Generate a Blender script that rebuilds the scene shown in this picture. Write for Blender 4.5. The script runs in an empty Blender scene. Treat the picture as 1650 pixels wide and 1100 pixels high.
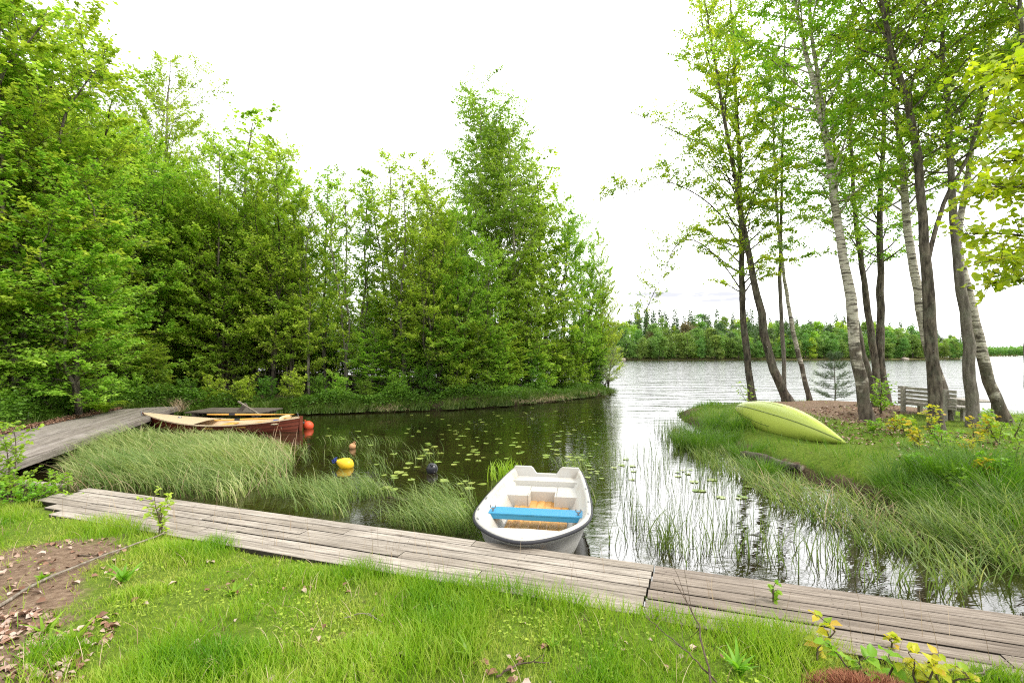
import bpy, math, random
import numpy as np

R = math.radians
rng = np.random.default_rng(11)
random.seed(5)
C = bpy.context.scene.collection
sc = bpy.context.scene

# ------------------------------------------------------------------ camera numbers
F, CX, HY, CZ = 780.0, 825.0, 572.0, 2.15          # focal length in photo pixels, centre column, horizon row, eye height


def P(x, y, Y):
    return np.array([(x - CX) / F * Y, Y, CZ - (y - HY) / F * Y])


def G(x, y, z=0.0):
    Y = F * (CZ - z) / (y - HY)
    return np.array([(x - CX) / F * Y, Y, z])


cam = bpy.data.cameras.new('camera')
cam.sensor_width = 36.0
cam.lens = 36.0 * F / 1650.0
cam.shift_y = 22.0 / 1650.0
cam.clip_start = 0.05
cam.clip_end = 6000
co = bpy.data.objects.new('camera', cam)
co.location = (0, 0, CZ)
co.rotation_euler = (R(90), 0, 0)
C.objects.link(co)
sc.camera = co


# ------------------------------------------------------------------ mesh helpers
class MB:
    def __init__(self):
        self.v, self.f, self.r, self.n = [], [], [], 0

    def add(self, v, f, rnd=0.5, mat=0, smooth=False):
        v = np.asarray(v, float).reshape(-1, 3)
        f = np.asarray(f, np.int64)
        if f.ndim == 1:
            f = f[None, :]
        self.v.append(v)
        self.f.append((f + self.n, mat, smooth))
        self.r.append(np.broadcast_to(np.asarray(rnd, float), (len(v),)))
        self.n += len(v)

    def build(self, name, mats, parent=None, loc=None, rot=None):
        me = bpy.data.meshes.new(name)
        V = np.concatenate(self.v)
        me.vertices.add(len(V))
        me.vertices.foreach_set('co', V.astype(np.float32).ravel())
        li = np.concatenate([f.ravel() for f, m, s in self.f])
        tot = np.concatenate([np.full(len(f), f.shape[1], np.int64) for f, m, s in self.f])
        mi = np.concatenate([np.full(len(f), m, np.int64) for f, m, s in self.f])
        sm = np.concatenate([np.full(len(f), s, bool) for f, m, s in self.f])
        st = np.concatenate([[0], np.cumsum(tot)[:-1]])
        me.loops.add(len(li))
        me.loops.foreach_set('vertex_index', li.astype(np.int32))
        me.polygons.add(len(tot))
        me.polygons.foreach_set('loop_start', st.astype(np.int32))
        me.polygons.foreach_set('material_index', mi.astype(np.int32))
        me.polygons.foreach_set('use_smooth', sm)
        me.update(calc_edges=True)
        a = me.attributes.new('rnd', 'FLOAT', 'POINT')
        a.data.foreach_set('value', np.concatenate(self.r).astype(np.float32))
        for m in (mats if isinstance(mats, (list, tuple)) else [mats]):
            me.materials.append(m)
        o = bpy.data.objects.new(name, me)
        C.objects.link(o)
        if parent is not None:
            o.parent = parent
        if loc is not None:
            o.location = loc
        if rot is not None:
            o.rotation_euler = rot
        return o


def bevel(o, w=0.006, seg=2):
    m = o.modifiers.new('bevel', 'BEVEL')
    m.width, m.segments, m.limit_method = w, seg, 'ANGLE'
    return o


def unit(a):
    return a / (np.linalg.norm(a, axis=-1, keepdims=True) + 1e-12)


def tube(mb, pts, rad, k=6, rnd=0.5, mat=0, cap=True, jit=0.0):
    pts = np.asarray(pts, float)
    n = len(pts)
    rad = np.broadcast_to(np.asarray(rad, float), (n,))
    t = unit(np.gradient(pts, axis=0))
    ref = np.array([1.0, 0, 0]) if abs(t[0][0]) < 0.8 else np.array([0, 1.0, 0])
    u = []
    cur = unit(ref - t[0] * np.dot(ref, t[0]))
    for i in range(n):
        cur = unit(cur - t[i] * np.dot(cur, t[i]))
        u.append(cur)
    u = np.array(u)
    w = np.cross(t, u)
    a = np.arange(k) * 2 * np.pi / k
    rr = rad[:, None] * np.ones((n, k))
    if jit:
        rr = rr * (1 + jit * np.random.default_rng(n * 7 + k).normal(size=(n, k)))
    ring = pts[:, None, :] + rr[:, :, None] * (np.cos(a)[None, :, None] * u[:, None, :] + np.sin(a)[None, :, None] * w[:, None, :])
    idx = np.arange(n * k).reshape(n, k)
    q = np.stack([idx[:-1], np.roll(idx[:-1], -1, 1), np.roll(idx[1:], -1, 1), idx[1:]], -1).reshape(-1, 4)
    mb.add(ring.reshape(-1, 3), q, rnd, mat, True)
    if cap:
        mb.add(ring[0][::-1], np.arange(k), rnd, mat)
        mb.add(ring[-1], np.arange(k), rnd, mat)


BOXF = np.array([[0, 3, 2, 1], [4, 5, 6, 7], [0, 1, 5, 4], [1, 2, 6, 5], [2, 3, 7, 6], [3, 0, 4, 7]])


def box(mb, c, s, rnd=0.5, rotz=0.0, mat=0, M=None):
    x, y, z = np.asarray(s, float) / 2
    v = np.array([[-x, -y, -z], [x, -y, -z], [x, y, -z], [-x, y, -z], [-x, -y, z], [x, -y, z], [x, y, z], [-x, y, z]])
    if M is not None:
        v = v @ np.asarray(M).T
    if rotz:
        cs, sn = math.cos(rotz), math.sin(rotz)
        v = np.stack([v[:, 0] * cs - v[:, 1] * sn, v[:, 0] * sn + v[:, 1] * cs, v[:, 2]], -1)
    mb.add(v + np.asarray(c, float), BOXF, rnd, mat)


def beam(mb, a, b, w, h, rnd=0.5, mat=0, up=(0, 0, 1)):
    a, b = np.asarray(a, float), np.asarray(b, float)
    d = unit(b - a)
    s = unit(np.cross(np.asarray(up, float), d))
    n = np.cross(d, s)
    M = np.stack([s, d, n], 1)
    box(mb, (a + b) / 2, (w, np.linalg.norm(b - a), h), rnd, M=M, mat=mat)


def prism(mb, poly, axis_from, axis_to, rnd=0.5, mat=0, plane='xz'):
    """extrude a 2-D outline along the remaining axis"""
    poly = np.asarray(poly, float)
    n = len(poly)
    if plane == 'xz':
        a = np.stack([poly[:, 0], np.full(n, axis_from), poly[:, 1]], -1)
        b = np.stack([poly[:, 0], np.full(n, axis_to), poly[:, 1]], -1)
    else:
        a = np.stack([poly[:, 0], poly[:, 1], np.full(n, axis_from)], -1)
        b = np.stack([poly[:, 0], poly[:, 1], np.full(n, axis_to)], -1)
    i = np.arange(n)
    j = (i + 1) % n
    mb.add(np.concatenate([a, b]), np.stack([i, j, j + n, i + n], -1), rnd, mat)
    mb.add(a, i, rnd, mat)
    mb.add(b, i[::-1], rnd, mat)


def lathe(mb, prof, k=20, rnd=0.5, mat=0, c=(0, 0, 0)):
    prof = np.asarray(prof, float)
    n = len(prof)
    a = np.arange(k) * 2 * np.pi / k
    v = np.stack([prof[:, 0, None] * np.cos(a), prof[:, 0, None] * np.sin(a), np.broadcast_to(prof[:, 1, None], (n, k))], -1)
    idx = np.arange(n * k).reshape(n, k)
    q = np.stack([idx[:-1], np.roll(idx[:-1], -1, 1), np.roll(idx[1:], -1, 1), idx[1:]], -1).reshape(-1, 4)
    mb.add(v.reshape(-1, 3) + np.asarray(c, float), q, rnd, mat, True)


def leafs(mb, base, d, nrm, L, W, rnd, fold=0.12, mat=0):
    d = unit(d)
    s = unit(np.cross(d, nrm))
    n = np.cross(s, d)
    L, W = np.asarray(L)[:, None], np.asarray(W)[:, None]
    v = np.stack([base, base + d * L * .45 + s * W * .5 + n * W * fold, base + d * L - n * L * .1, base + d * L * .45 - s * W * .5 + n * W * fold], 1)
    N = len(base)
    mb.add(v.reshape(-1, 3), np.arange(N * 4).reshape(N, 4), np.repeat(rnd, 4), mat)


def big_leafs(mb, base, d, nrm, L, W, rnd, mat=0, fold=.18):
    """broad six sided leaf, folded on its midrib, for leaves seen close"""
    d = unit(d)
    s = unit(np.cross(d, nrm))
    n = np.cross(s, d)
    L, W = np.asarray(L)[:, None], np.asarray(W)[:, None]
    mid0, mid1, mid2 = base, base + d * L * .55 - n * L * .02, base + d * L - n * L * .18
    r1 = base + d * L * .18 + s * W * .40 + n * W * fold
    r2 = base + d * L * .58 + s * W * .45 + n * W * fold
    l1 = base + d * L * .18 - s * W * .40 + n * W * fold
    l2 = base + d * L * .58 - s * W * .45 + n * W * fold
    v = np.stack([mid0, mid1, mid2, r1, r2, l1, l2], 1)
    N = len(base)
    o = np.arange(N)[:, None] * 7
    f = np.concatenate([o + np.array([0, 3, 4, 1]), o + np.array([1, 4, 2, 2]), o + np.array([0, 1, 6, 5]), o + np.array([1, 2, 6, 6])])
    tri = np.concatenate([o + np.array([1, 4, 2]), o + np.array([1, 2, 6])])
    quad = np.concatenate([o + np.array([0, 3, 4, 1]), o + np.array([0, 1, 6, 5])])
    k = mb.n
    mb.add(v.reshape(-1, 3), quad, np.repeat(rnd, 7), mat, True)
    mb.f.append((tri + k, mat, True))


def blades(mb, base, h, az, th0, th1, w, seg=3, rnd=None, face=None, mat=0, power=1.0):
    """grass blades: angle from vertical runs from th0 at the root to th1 at the tip, falling towards az"""
    N = len(base)
    h, az, th0, th1, w = [np.broadcast_to(np.asarray(q, float), (N,)) for q in (h, az, th0, th1, w)]
    hd = np.stack([np.cos(az), np.sin(az), np.zeros(N)], -1)
    face = az + np.pi / 2 + rng.normal(0, .7, N) if face is None else face
    sd = np.stack([np.cos(face), np.sin(face), np.zeros(N)], -1)
    p = np.array(base, float)
    vs = []
    for i in range(seg + 1):
        s = i / seg
        ww = w * (1 - s ** 1.6) * .5 + .0004
        vs += [p - sd * ww[:, None], p + sd * ww[:, None]]
        th = th0 + (th1 - th0) * ((i + .5) / seg) ** power
        p = p + (hd * np.sin(th)[:, None] + np.array([0, 0, 1.0]) * np.cos(th)[:, None]) * (h / seg)[:, None]
    v = np.stack(vs, 1)
    k = 2 * (seg + 1)
    o = np.arange(N)[:, None] * k
    f = np.concatenate([o + np.array([2 * i, 2 * i + 1, 2 * i + 3, 2 * i + 2]) for i in range(seg)])
    rnd = rng.random(N) if rnd is None else rnd
    mb.add(v.reshape(-1, 3), f, np.repeat(rnd, k), mat, True)


def hash2(ix, iy, seed):
    a = np.sin(ix * 127.1 + iy * 311.7 + seed * 74.7) * 43758.5453
    return a - np.floor(a)


def vnoise(x, y, s=1.0, seed=0):
    x, y = np.asarray(x, float) * s, np.asarray(y, float) * s
    ix, iy = np.floor(x), np.floor(y)
    fx, fy = x - ix, y - iy
    fx, fy = fx * fx * (3 - 2 * fx), fy * fy * (3 - 2 * fy)
    a, b = hash2(ix, iy, seed), hash2(ix + 1, iy, seed)
    c, d = hash2(ix, iy + 1, seed), hash2(ix + 1, iy + 1, seed)
    return (a * (1 - fx) + b * fx) * (1 - fy) + (c * (1 - fx) + d * fx) * fy


def sstep(a, b, x):
    t = np.clip((x - a) / (b - a), 0, 1)
    return t * t * (3 - 2 * t)


def inside(poly, x, y):
    poly = np.asarray(poly)
    r = np.zeros(np.shape(x), bool)
    n = len(poly)
    for i in range(n):
        x0, y0 = poly[i]
        x1, y1 = poly[(i + 1) % n]
        if y0 == y1:
            continue
        r ^= ((y0 > y) != (y1 > y)) & (x < (x1 - x0) * (y - y0) / (y1 - y0) + x0)
    return r


def polydist(poly, x, y):
    poly = np.asarray(poly, float)
    d = np.full(np.shape(x), 1e9)
    for i in range(len(poly)):
        a, b = poly[i], poly[(i + 1) % len(poly)]
        ab = b - a
        t = np.clip(((x - a[0]) * ab[0] + (y - a[1]) * ab[1]) / (ab @ ab), 0, 1)
        d = np.minimum(d, np.hypot(x - a[0] - t * ab[0], y - a[1] - t * ab[1]))
    return d


def sample_poly(poly, n, r=None):
    r = r or rng
    poly = np.asarray(poly, float)
    lo, hi = poly.min(0), poly.max(0)
    out = np.zeros((0, 2))
    while len(out) < n:
        q = lo + (hi - lo) * r.random((n * 2 + 50, 2))
        out = np.concatenate([out, q[inside(poly, q[:, 0], q[:, 1])]])
    return out[:n]


def poly_area(p):
    p = np.asarray(p)
    x, y = p[:, 0], p[:, 1]
    return abs(np.dot(x, np.roll(y, -1)) - np.dot(y, np.roll(x, -1))) / 2


# ------------------------------------------------------------------ naming helpers
def tag(o, label=None, cat=None, group=None, kind=None):
    for k, v in (('label', label), ('category', cat), ('group', group), ('kind', kind)):
        if v:
            o[k] = v
    return o


def empty(name, loc=(0, 0, 0), rz=0.0, label=None, cat=None, group=None):
    o = bpy.data.objects.new(name, None)
    o.empty_display_size = .2
    C.objects.link(o)
    o.location = loc
    o.rotation_euler = (0, 0, rz)
    return tag(o, label, cat, group)


def copy_tree(o, parent=None):
    c = o.copy()
    C.objects.link(c)
    if parent is not None:
        c.parent = parent
    for ch in [q for q in C.objects if q.parent == o]:
        copy_tree(ch, c)
    return c


# ------------------------------------------------------------------ materials
def new_mat(name):
    m = bpy.data.materials.new(name)
    m.use_nodes = True
    nt = m.node_tree
    nt.nodes.clear()
    out = nt.nodes.new('ShaderNodeOutputMaterial')
    return m, nt, out


def N(nt, t, **kw):
    n = nt.nodes.new('ShaderNode' + t)
    for k, v in kw.items():
        if k in n.inputs:
            n.inputs[k].default_value = v
        else:
            setattr(n, k, v)
    return n


def ramp(nt, fac, stops, interp='LINEAR'):
    n = nt.nodes.new('ShaderNodeValToRGB')
    cr = n.color_ramp
    cr.interpolation = interp
    while len(cr.elements) < len(stops):
        cr.elements.new(.5)
    for e, (p, c) in zip(cr.elements, stops):
        e.position = p
        e.color = (*c, 1) if len(c) == 3 else c
    nt.links.new(fac, n.inputs[0])
    return n.outputs[0]


def mixc(nt, fac, a, b, mode='MIX'):
    n = nt.nodes.new('ShaderNodeMix')
    n.data_type = 'RGBA'
    n.blend_type = mode
    for sock, val in ((n.inputs[0], fac), (n.inputs[6], a), (n.inputs[7], b)):
        if hasattr(val, 'is_output'):
            nt.links.new(val, sock)
        elif isinstance(val, (int, float)):
            sock.default_value = val
        else:
            sock.default_value = (*val, 1)
    return n.outputs[2]


def math_n(nt, op, a, b=0.0, clamp=False):
    n = nt.nodes.new('ShaderNodeMath')
    n.operation = op
    n.use_clamp = clamp
    for s, v in zip(n.inputs, (a, b)):
        if hasattr(v, 'is_output'):
            nt.links.new(v, s)
        else:
            s.default_value = v
    return n.outputs[0]


def noise(nt, vec, scale, detail=4, rough=.55, dist=0.0):
    n = N(nt, 'TexNoise')
    n.inputs['Scale'].default_value = scale
    n.inputs['Detail'].default_value = detail
    n.inputs['Roughness'].default_value = rough
    n.inputs['Distortion'].default_value = dist
    if vec is not None:
        nt.links.new(vec, n.inputs['Vector'])
    return n.outputs[0]


def mapping(nt, vec, scale=(1, 1, 1), rot=(0, 0, 0), loc=(0, 0, 0)):
    n = N(nt, 'Mapping')
    n.inputs['Scale'].default_value = scale
    n.inputs['Rotation'].default_value = rot
    n.inputs['Location'].default_value = loc
    nt.links.new(vec, n.inputs['Vector'])
    return n.outputs[0]


def coords(nt, which='Object'):
    return N(nt, 'TexCoord').outputs[which]


def wpos(nt):
    return N(nt, 'NewGeometry').outputs['Position']


def attr(nt, name='rnd'):
    n = N(nt, 'Attribute')
    n.attribute_name = name
    return n.outputs['Fac']


def bump(nt, h, strength=.3, dist=.01):
    n = N(nt, 'Bump')
    n.inputs['Strength'].default_value = strength
    n.inputs['Distance'].default_value = dist
    nt.links.new(h, n.inputs['Height'])
    return n.outputs[0]


def principled(nt, out, col, rough=.6, spec=.3, nrm=None, metal=0.0, coat=0.0):
    p = N(nt, 'BsdfPrincipled')
    for s, v in ((p.inputs['Base Color'], col), (p.inputs['Roughness'], rough)):
        if hasattr(v, 'is_output'):
            nt.links.new(v, s)
        else:
            s.default_value = (*v, 1) if not isinstance(v, (int, float)) else v
    p.inputs['Specular IOR Level'].default_value = spec
    p.inputs['Metallic'].default_value = metal
    p.inputs['Coat Weight'].default_value = coat
    if nrm is not None:
        nt.links.new(nrm, p.inputs['Normal'])
    if out is not None:
        nt.links.new(p.outputs[0], out.inputs[0])
    return p


def leaf_mat(name, c0, c1, c2, trans=.45, hue=.02, rough=.45, spec=.35):
    m, nt, out = new_mat(name)
    oi = N(nt, 'ObjectInfo')
    col = ramp(nt, attr(nt), [(0, c0), (.5, c1), (1, c2)])
    pn = noise(nt, wpos(nt), 1.1, 2)
    hs = N(nt, 'HueSaturation')
    hs.inputs['Hue'].default_value = .5
    nt.links.new(math_n(nt, 'MULTIPLY_ADD', oi.outputs['Random'], hue * 2), hs.inputs['Hue'])
    hs.inputs['Hue'].links[0].from_node.inputs[2].default_value = .5 - hue * .75
    v = math_n(nt, 'MULTIPLY_ADD', pn, .5)
    v.node.inputs[2].default_value = .76
    nt.links.new(v, hs.inputs['Value'])
    nt.links.new(col, hs.inputs['Color'])
    p = principled(nt, None, hs.outputs[0], rough, spec)
    t = N(nt, 'BsdfTranslucent')
    tc = mixc(nt, .5, hs.outputs[0], (.75, .9, .15), 'SOFT_LIGHT')
    nt.links.new(tc, t.inputs[0])
    mx = N(nt, 'MixShader')
    mx.inputs[0].default_value = trans
    nt.links.new(p.outputs[0], mx.inputs[1])
    nt.links.new(t.outputs[0], mx.inputs[2])
    nt.links.new(mx.outputs[0], out.inputs[0])
    return m


M = {}
M['alder_leaf'] = leaf_mat('alder leaf', (.23, .365, .042), (.39, .55, .066), (.56, .70, .105), .53)
M['birch_leaf'] = leaf_mat('birch leaf', (.21, .345, .035), (.34, .49, .055), (.46, .60, .085), .53)
M['spring_leaf'] = leaf_mat('spring leaf', (.21, .38, .03), (.36, .54, .045), (.60, .67, .05), .58)
M['linden_leaf'] = leaf_mat('linden leaf', (.31, .44, .02), (.44, .55, .025), (.64, .63, .05), .55, .01)
M['sapling_leaf'] = leaf_mat('sapling leaf', (.17, .33, .02), (.25, .43, .03), (.36, .52, .04), .45)
M['gold_leaf'] = leaf_mat('gold leaf', (.30, .42, .02), (.55, .50, .03), (.65, .33, .06), .45)
M['dark_leaf'] = leaf_mat('dark leaf', (.09, .18, .018), (.15, .27, .03), (.24, .38, .045))
M['willow_leaf'] = leaf_mat('willow leaf', (.30, .36, .17), (.40, .45, .25), (.5, .55, .33))
M['needle'] = leaf_mat('pine needle', (.06, .10, .04), (.09, .14, .06), (.13, .18, .08), .2)
M['grass'] = leaf_mat('lawn grass', (.105, .265, .009), (.235, .40, .014), (.45, .49, .10), .4, 0)
M['sedge'] = leaf_mat('sedge', (.11, .20, .04), (.24, .33, .09), (.50, .52, .22), .4, 0)
M['tussock'] = leaf_mat('tussock', (.07, .18, .012), (.15, .28, .025), (.33, .38, .09), .4, 0)
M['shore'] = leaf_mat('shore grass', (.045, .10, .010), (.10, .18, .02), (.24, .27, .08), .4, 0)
M['reed'] = leaf_mat('reed', (.07, .12, .03), (.14, .22, .04), (.26, .34, .08), .3, 0)
M['pad'] = leaf_mat('lily pad', (.19, .27, .045), (.29, .39, .075), (.43, .44, .14), .15, .015, .3, .5)
M['far_green'] = leaf_mat('far green', (.12, .21, .045), (.20, .32, .065), (.29, .43, .10), .35, .03)
M['far_lime'] = leaf_mat('far lime', (.28, .44, .04), (.38, .54, .05), (.46, .60, .08), .4, .02)
M['far_spruce'] = leaf_mat('far spruce', (.07, .125, .045), (.10, .17, .06), (.15, .22, .075), .25, .02)
M['far_rust'] = leaf_mat('far rust', (.17, .135, .065), (.22, .17, .08), (.23, .23, .10), .2, .005)


def bark(name, c0, c1, scale=14, birch=False):
    m, nt, out = new_mat(name)
    v = coords(nt)
    n1 = noise(nt, mapping(nt, v, (1, 1, .25)), scale, 6, .65)
    n0 = noise(nt, v, 3.0, 4, .6)
    col = ramp(nt, n1, [(.38, c0), (.62, c1)])
    col = mixc(nt, ramp(nt, n0, [(.5, (0, 0, 0)), (.75, (.6, .6, .6))]), col, (.17, .18, .13))
    h = n1
    if birch:
        bands = noise(nt, mapping(nt, v, (1.2, 1.2, 9)), 3.0, 5, .6)
        white = ramp(nt, bands, [(.40, (.10, .085, .07)), (.50, (.50, .45, .38)), (.75, (.66, .62, .55))])
        sx = N(nt, 'SeparateXYZ')
        nt.links.new(v, sx.inputs[0])
        big = noise(nt, v, 2.2, 4, .6)
        msk = math_n(nt, 'MULTIPLY_ADD', sx.outputs[2], .30)
        msk.node.inputs[2].default_value = -.12
        msk = math_n(nt, 'ADD', msk, math_n(nt, 'MULTIPLY', math_n(nt, 'SUBTRACT', big, .5), 3.0))
        msk = ramp(nt, msk, [(.30, (0, 0, 0)), (.62, (1, 1, 1))])
        col = mixc(nt, msk, col, white)
    nt.links.new(bump(nt, h, 1.0, .05), principled(nt, out, col, .85, .2).inputs['Normal'])
    return m


M['bark'] = bark('alder bark', (.035, .028, .022), (.17, .14, .11))
M['bark_grey'] = bark('pale bark', (.10, .085, .07), (.24, .21, .18))
M['bark_birch'] = bark('birch bark', (.05, .04, .032), (.17, .14, .11), 11, True)
M['twig'] = bark('twig bark', (.09, .065, .045), (.2, .15, .11), 30)
M['dead_wood'] = bark('dead wood', (.22, .18, .14), (.42, .36, .29), 25)


def straw_mat0(name, c):
    m, nt, out = new_mat(name)
    principled(nt, out, c, .6, .3)
    return m


def wood_mat(name, c0, c1, c2, grain=1.0):
    """weathered boards, grain along the object's own X"""
    m, nt, out = new_mat(name)
    v = coords(nt)
    r = attr(nt)
    cb = N(nt, 'CombineXYZ')
    nt.links.new(math_n(nt, 'MULTIPLY', r, 37.0), cb.inputs[2])
    nt.links.new(math_n(nt, 'MULTIPLY', r, 91.0), cb.inputs[0])
    va = N(nt, 'VectorMath', operation='ADD')
    nt.links.new(v, va.inputs[0])
    nt.links.new(cb.outputs[0], va.inputs[1])
    v2 = va.outputs[0]
    g = noise(nt, mapping(nt, v2, (1.3, 32 * grain, 32 * grain)), 2.0, 6, .65, .6)
    big = noise(nt, mapping(nt, v2, (1, 3, 3)), 1.6, 3, .6)
    fine = noise(nt, mapping(nt, v2, (6, 160, 160)), 1.0, 2, .5)
    col = ramp(nt, g, [(.33, c0), (.5, c1), (.68, c2)])
    col = mixc(nt, math_n(nt, 'MULTIPLY', fine, .45), col, mixc(nt, .55, col, (.02, .018, .015)))
    tone = ramp(nt, big, [(.25, (.72, .70, .68)), (.55, (1, .98, .95)), (.8, (1.12, 1.10, 1.08))])
    col = mixc(nt, 1.0, col, tone, 'MULTIPLY')
    tone2 = ramp(nt, r, [(0, (.80, .77, .74)), (.5, (.97, .95, .93)), (1, (1.13, 1.12, 1.12))])
    col = mixc(nt, 1.0, col, tone2, 'MULTIPLY')
    vor = N(nt, 'TexVoronoi')
    vor.inputs['Scale'].default_value = 1.0
    nt.links.new(mapping(nt, v2, (1.8, 5, 5)), vor.inputs['Vector'])
    knot = ramp(nt, vor.outputs['Distance'], [(.05, (1, 1, 1)), (.11, (0, 0, 0))])
    col = mixc(nt, math_n(nt, 'MULTIPLY', knot, .55), col, (.10, .075, .055))
    p = principled(nt, out, col, .82, .2)
    nt.links.new(bump(nt, g, .5, .006), p.inputs['Normal'])
    return m


M['deck'] = wood_mat('weathered deck', (.16, .14, .118), (.355, .322, .28), (.52, .485, .43))
M['deck_brown'] = wood_mat('weathered brown deck', (.15, .125, .105), (.275, .238, .203), (.40, .355, .31))
M['deck_grey'] = wood_mat('grey jetty boards', (.17, .15, .135), (.28, .255, .235), (.40, .37, .345))
M['deck_dark'] = wood_mat('dark jetty boards', (.10, .085, .07), (.17, .15, .13), (.24, .215, .19))
M['deck_edge'] = wood_mat('dirty shaded board edges', (.03, .026, .02), (.05, .043, .035), (.075, .065, .052))  # board dirt plus gap shade put into the colour, so seams read dark
M['nail'] = straw_mat0('nail rust', (.07, .05, .04))
M['bench'] = wood_mat('bench boards', (.26, .25, .225), (.43, .415, .375), (.58, .56, .52), .6)


def paint(name, col, dirt=(.35, .27, .17), amt=.35, rough=.4, spec=.4, sc_=3.0, coat=0.0, lo=.56, hi=.74):
    m, nt, out = new_mat(name)
    v = coords(nt)
    n1 = noise(nt, v, sc_, 6, .65)
    n2 = noise(nt, v, sc_ * 14, 3, .6)
    f = ramp(nt, n1, [(lo, (0, 0, 0)), (hi, (1, 1, 1))])
    c = mixc(nt, math_n(nt, 'MULTIPLY', f, amt), col, dirt)
    speck = ramp(nt, n2, [(.66, (0, 0, 0)), (.74, (1, 1, 1))])
    c = mixc(nt, math_n(nt, 'MULTIPLY', speck, amt * .8), c, dirt)
    p = principled(nt, out, c, rough, spec, coat=coat)
    nt.links.new(bump(nt, n2, .06, .003), p.inputs['Normal'])
    return m


M['white_hull'] = paint('white gelcoat', (.54, .53, .50), (.40, .33, .22), .35)
def scum(m):
    nt = m.node_tree
    p = nt.nodes['Principled BSDF']
    src = p.inputs['Base Color'].links[0].from_socket
    v = coords(nt)
    sx = N(nt, 'SeparateXYZ')
    nt.links.new(v, sx.inputs[0])
    z = math_n(nt, 'ADD', sx.outputs[2], math_n(nt, 'MULTIPLY', math_n(nt, 'SUBTRACT', noise(nt, v, 7, 4, .6), .5), .12))
    f = ramp(nt, z, [(.035, (.85, .85, .85)), (.12, (0, 0, 0))])
    nt.links.new(mixc(nt, f, src, (.16, .14, .07)), p.inputs['Base Color'])


scum(M['white_hull'])
M['white_liner'] = paint('white liner', (.52, .505, .46), (.34, .26, .15), .5, .5)
M['rubber'] = paint('black rubber', (.035, .035, .042), (.18, .17, .16), .3, .55, .3)
M['blue'] = paint('blue paint', (.045, .275, .48), (.05, .22, .36), .4, .5, .3, 6)
M['red_hull'] = paint('red brown varnish', (.175, .042, .022), (.085, .024, .015), .6, .35, .45, 4)
M['cream'] = paint('cream paint', (.62, .48, .32), (.60, .42, .24), .35, .45)
M['ochre_oar'] = paint('yellow oar', (.72, .40, .09), (.5, .26, .06), .4, .45)
M['tan'] = paint('cream stern', (.76, .64, .42), (.5, .36, .2), .3, .4)
M['canoe'] = paint('lime canoe plastic', (.42, .50, .085), (.28, .34, .07), .5, .42, .4, 1.6)
M['canoe_line'] = paint('lime canoe ridge', (.14, .18, .035), (.2, .25, .05), .4, .5)
M['orange'] = paint('orange buoy', (.78, .10, .035), (.55, .09, .04), .4, .45)
M['yellow'] = paint('yellow buoy', (.82, .52, .02), (.55, .33, .03), .4, .4, .4, 9)
M['black_buoy'] = paint('black buoy', (.022, .022, .028), (.12, .11, .11), .4, .3, .5, 8)
M['tan_buoy'] = paint('faded buoy', (.55, .30, .14), (.30, .22, .10), .6, .6)
M['navy'] = paint('navy rope', (.03, .05, .22), (.02, .03, .1), .3, .8)
M['metal'] = paint('galvanised metal', (.28, .28, .29), (.2, .14, .1), .4, .4, .5)
M['metal'].node_tree.nodes['Principled BSDF'].inputs['Metallic'].default_value = .7
M['blue_cloth'] = paint('blue cloth', (.06, .12, .35), (.04, .08, .2), .4, .8)
M['rock'] = paint('rock', (.42, .36, .30), (.25, .22, .19), .6, .8, .2, 2)


def floor_mat():
    m, nt, out = new_mat('stained boat floor')
    v = coords(nt)
    n1 = noise(nt, mapping(nt, v, (1, .6, 1)), 5, 6, .7)
    n2 = noise(nt, v, 26, 4, .7)
    col = ramp(nt, n1, [(.25, (.30, .13, .035)), (.45, (.56, .29, .08)), (.62, (.66, .37, .12)), (.8, (.66, .46, .24))])
    col = mixc(nt, ramp(nt, n2, [(.60, (0, 0, 0)), (.74, (.55, .55, .55))]), col, (.26, .13, .045))
    principled(nt, out, col, .55, .3)
    return m


M['boat_floor'] = floor_mat()


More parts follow.
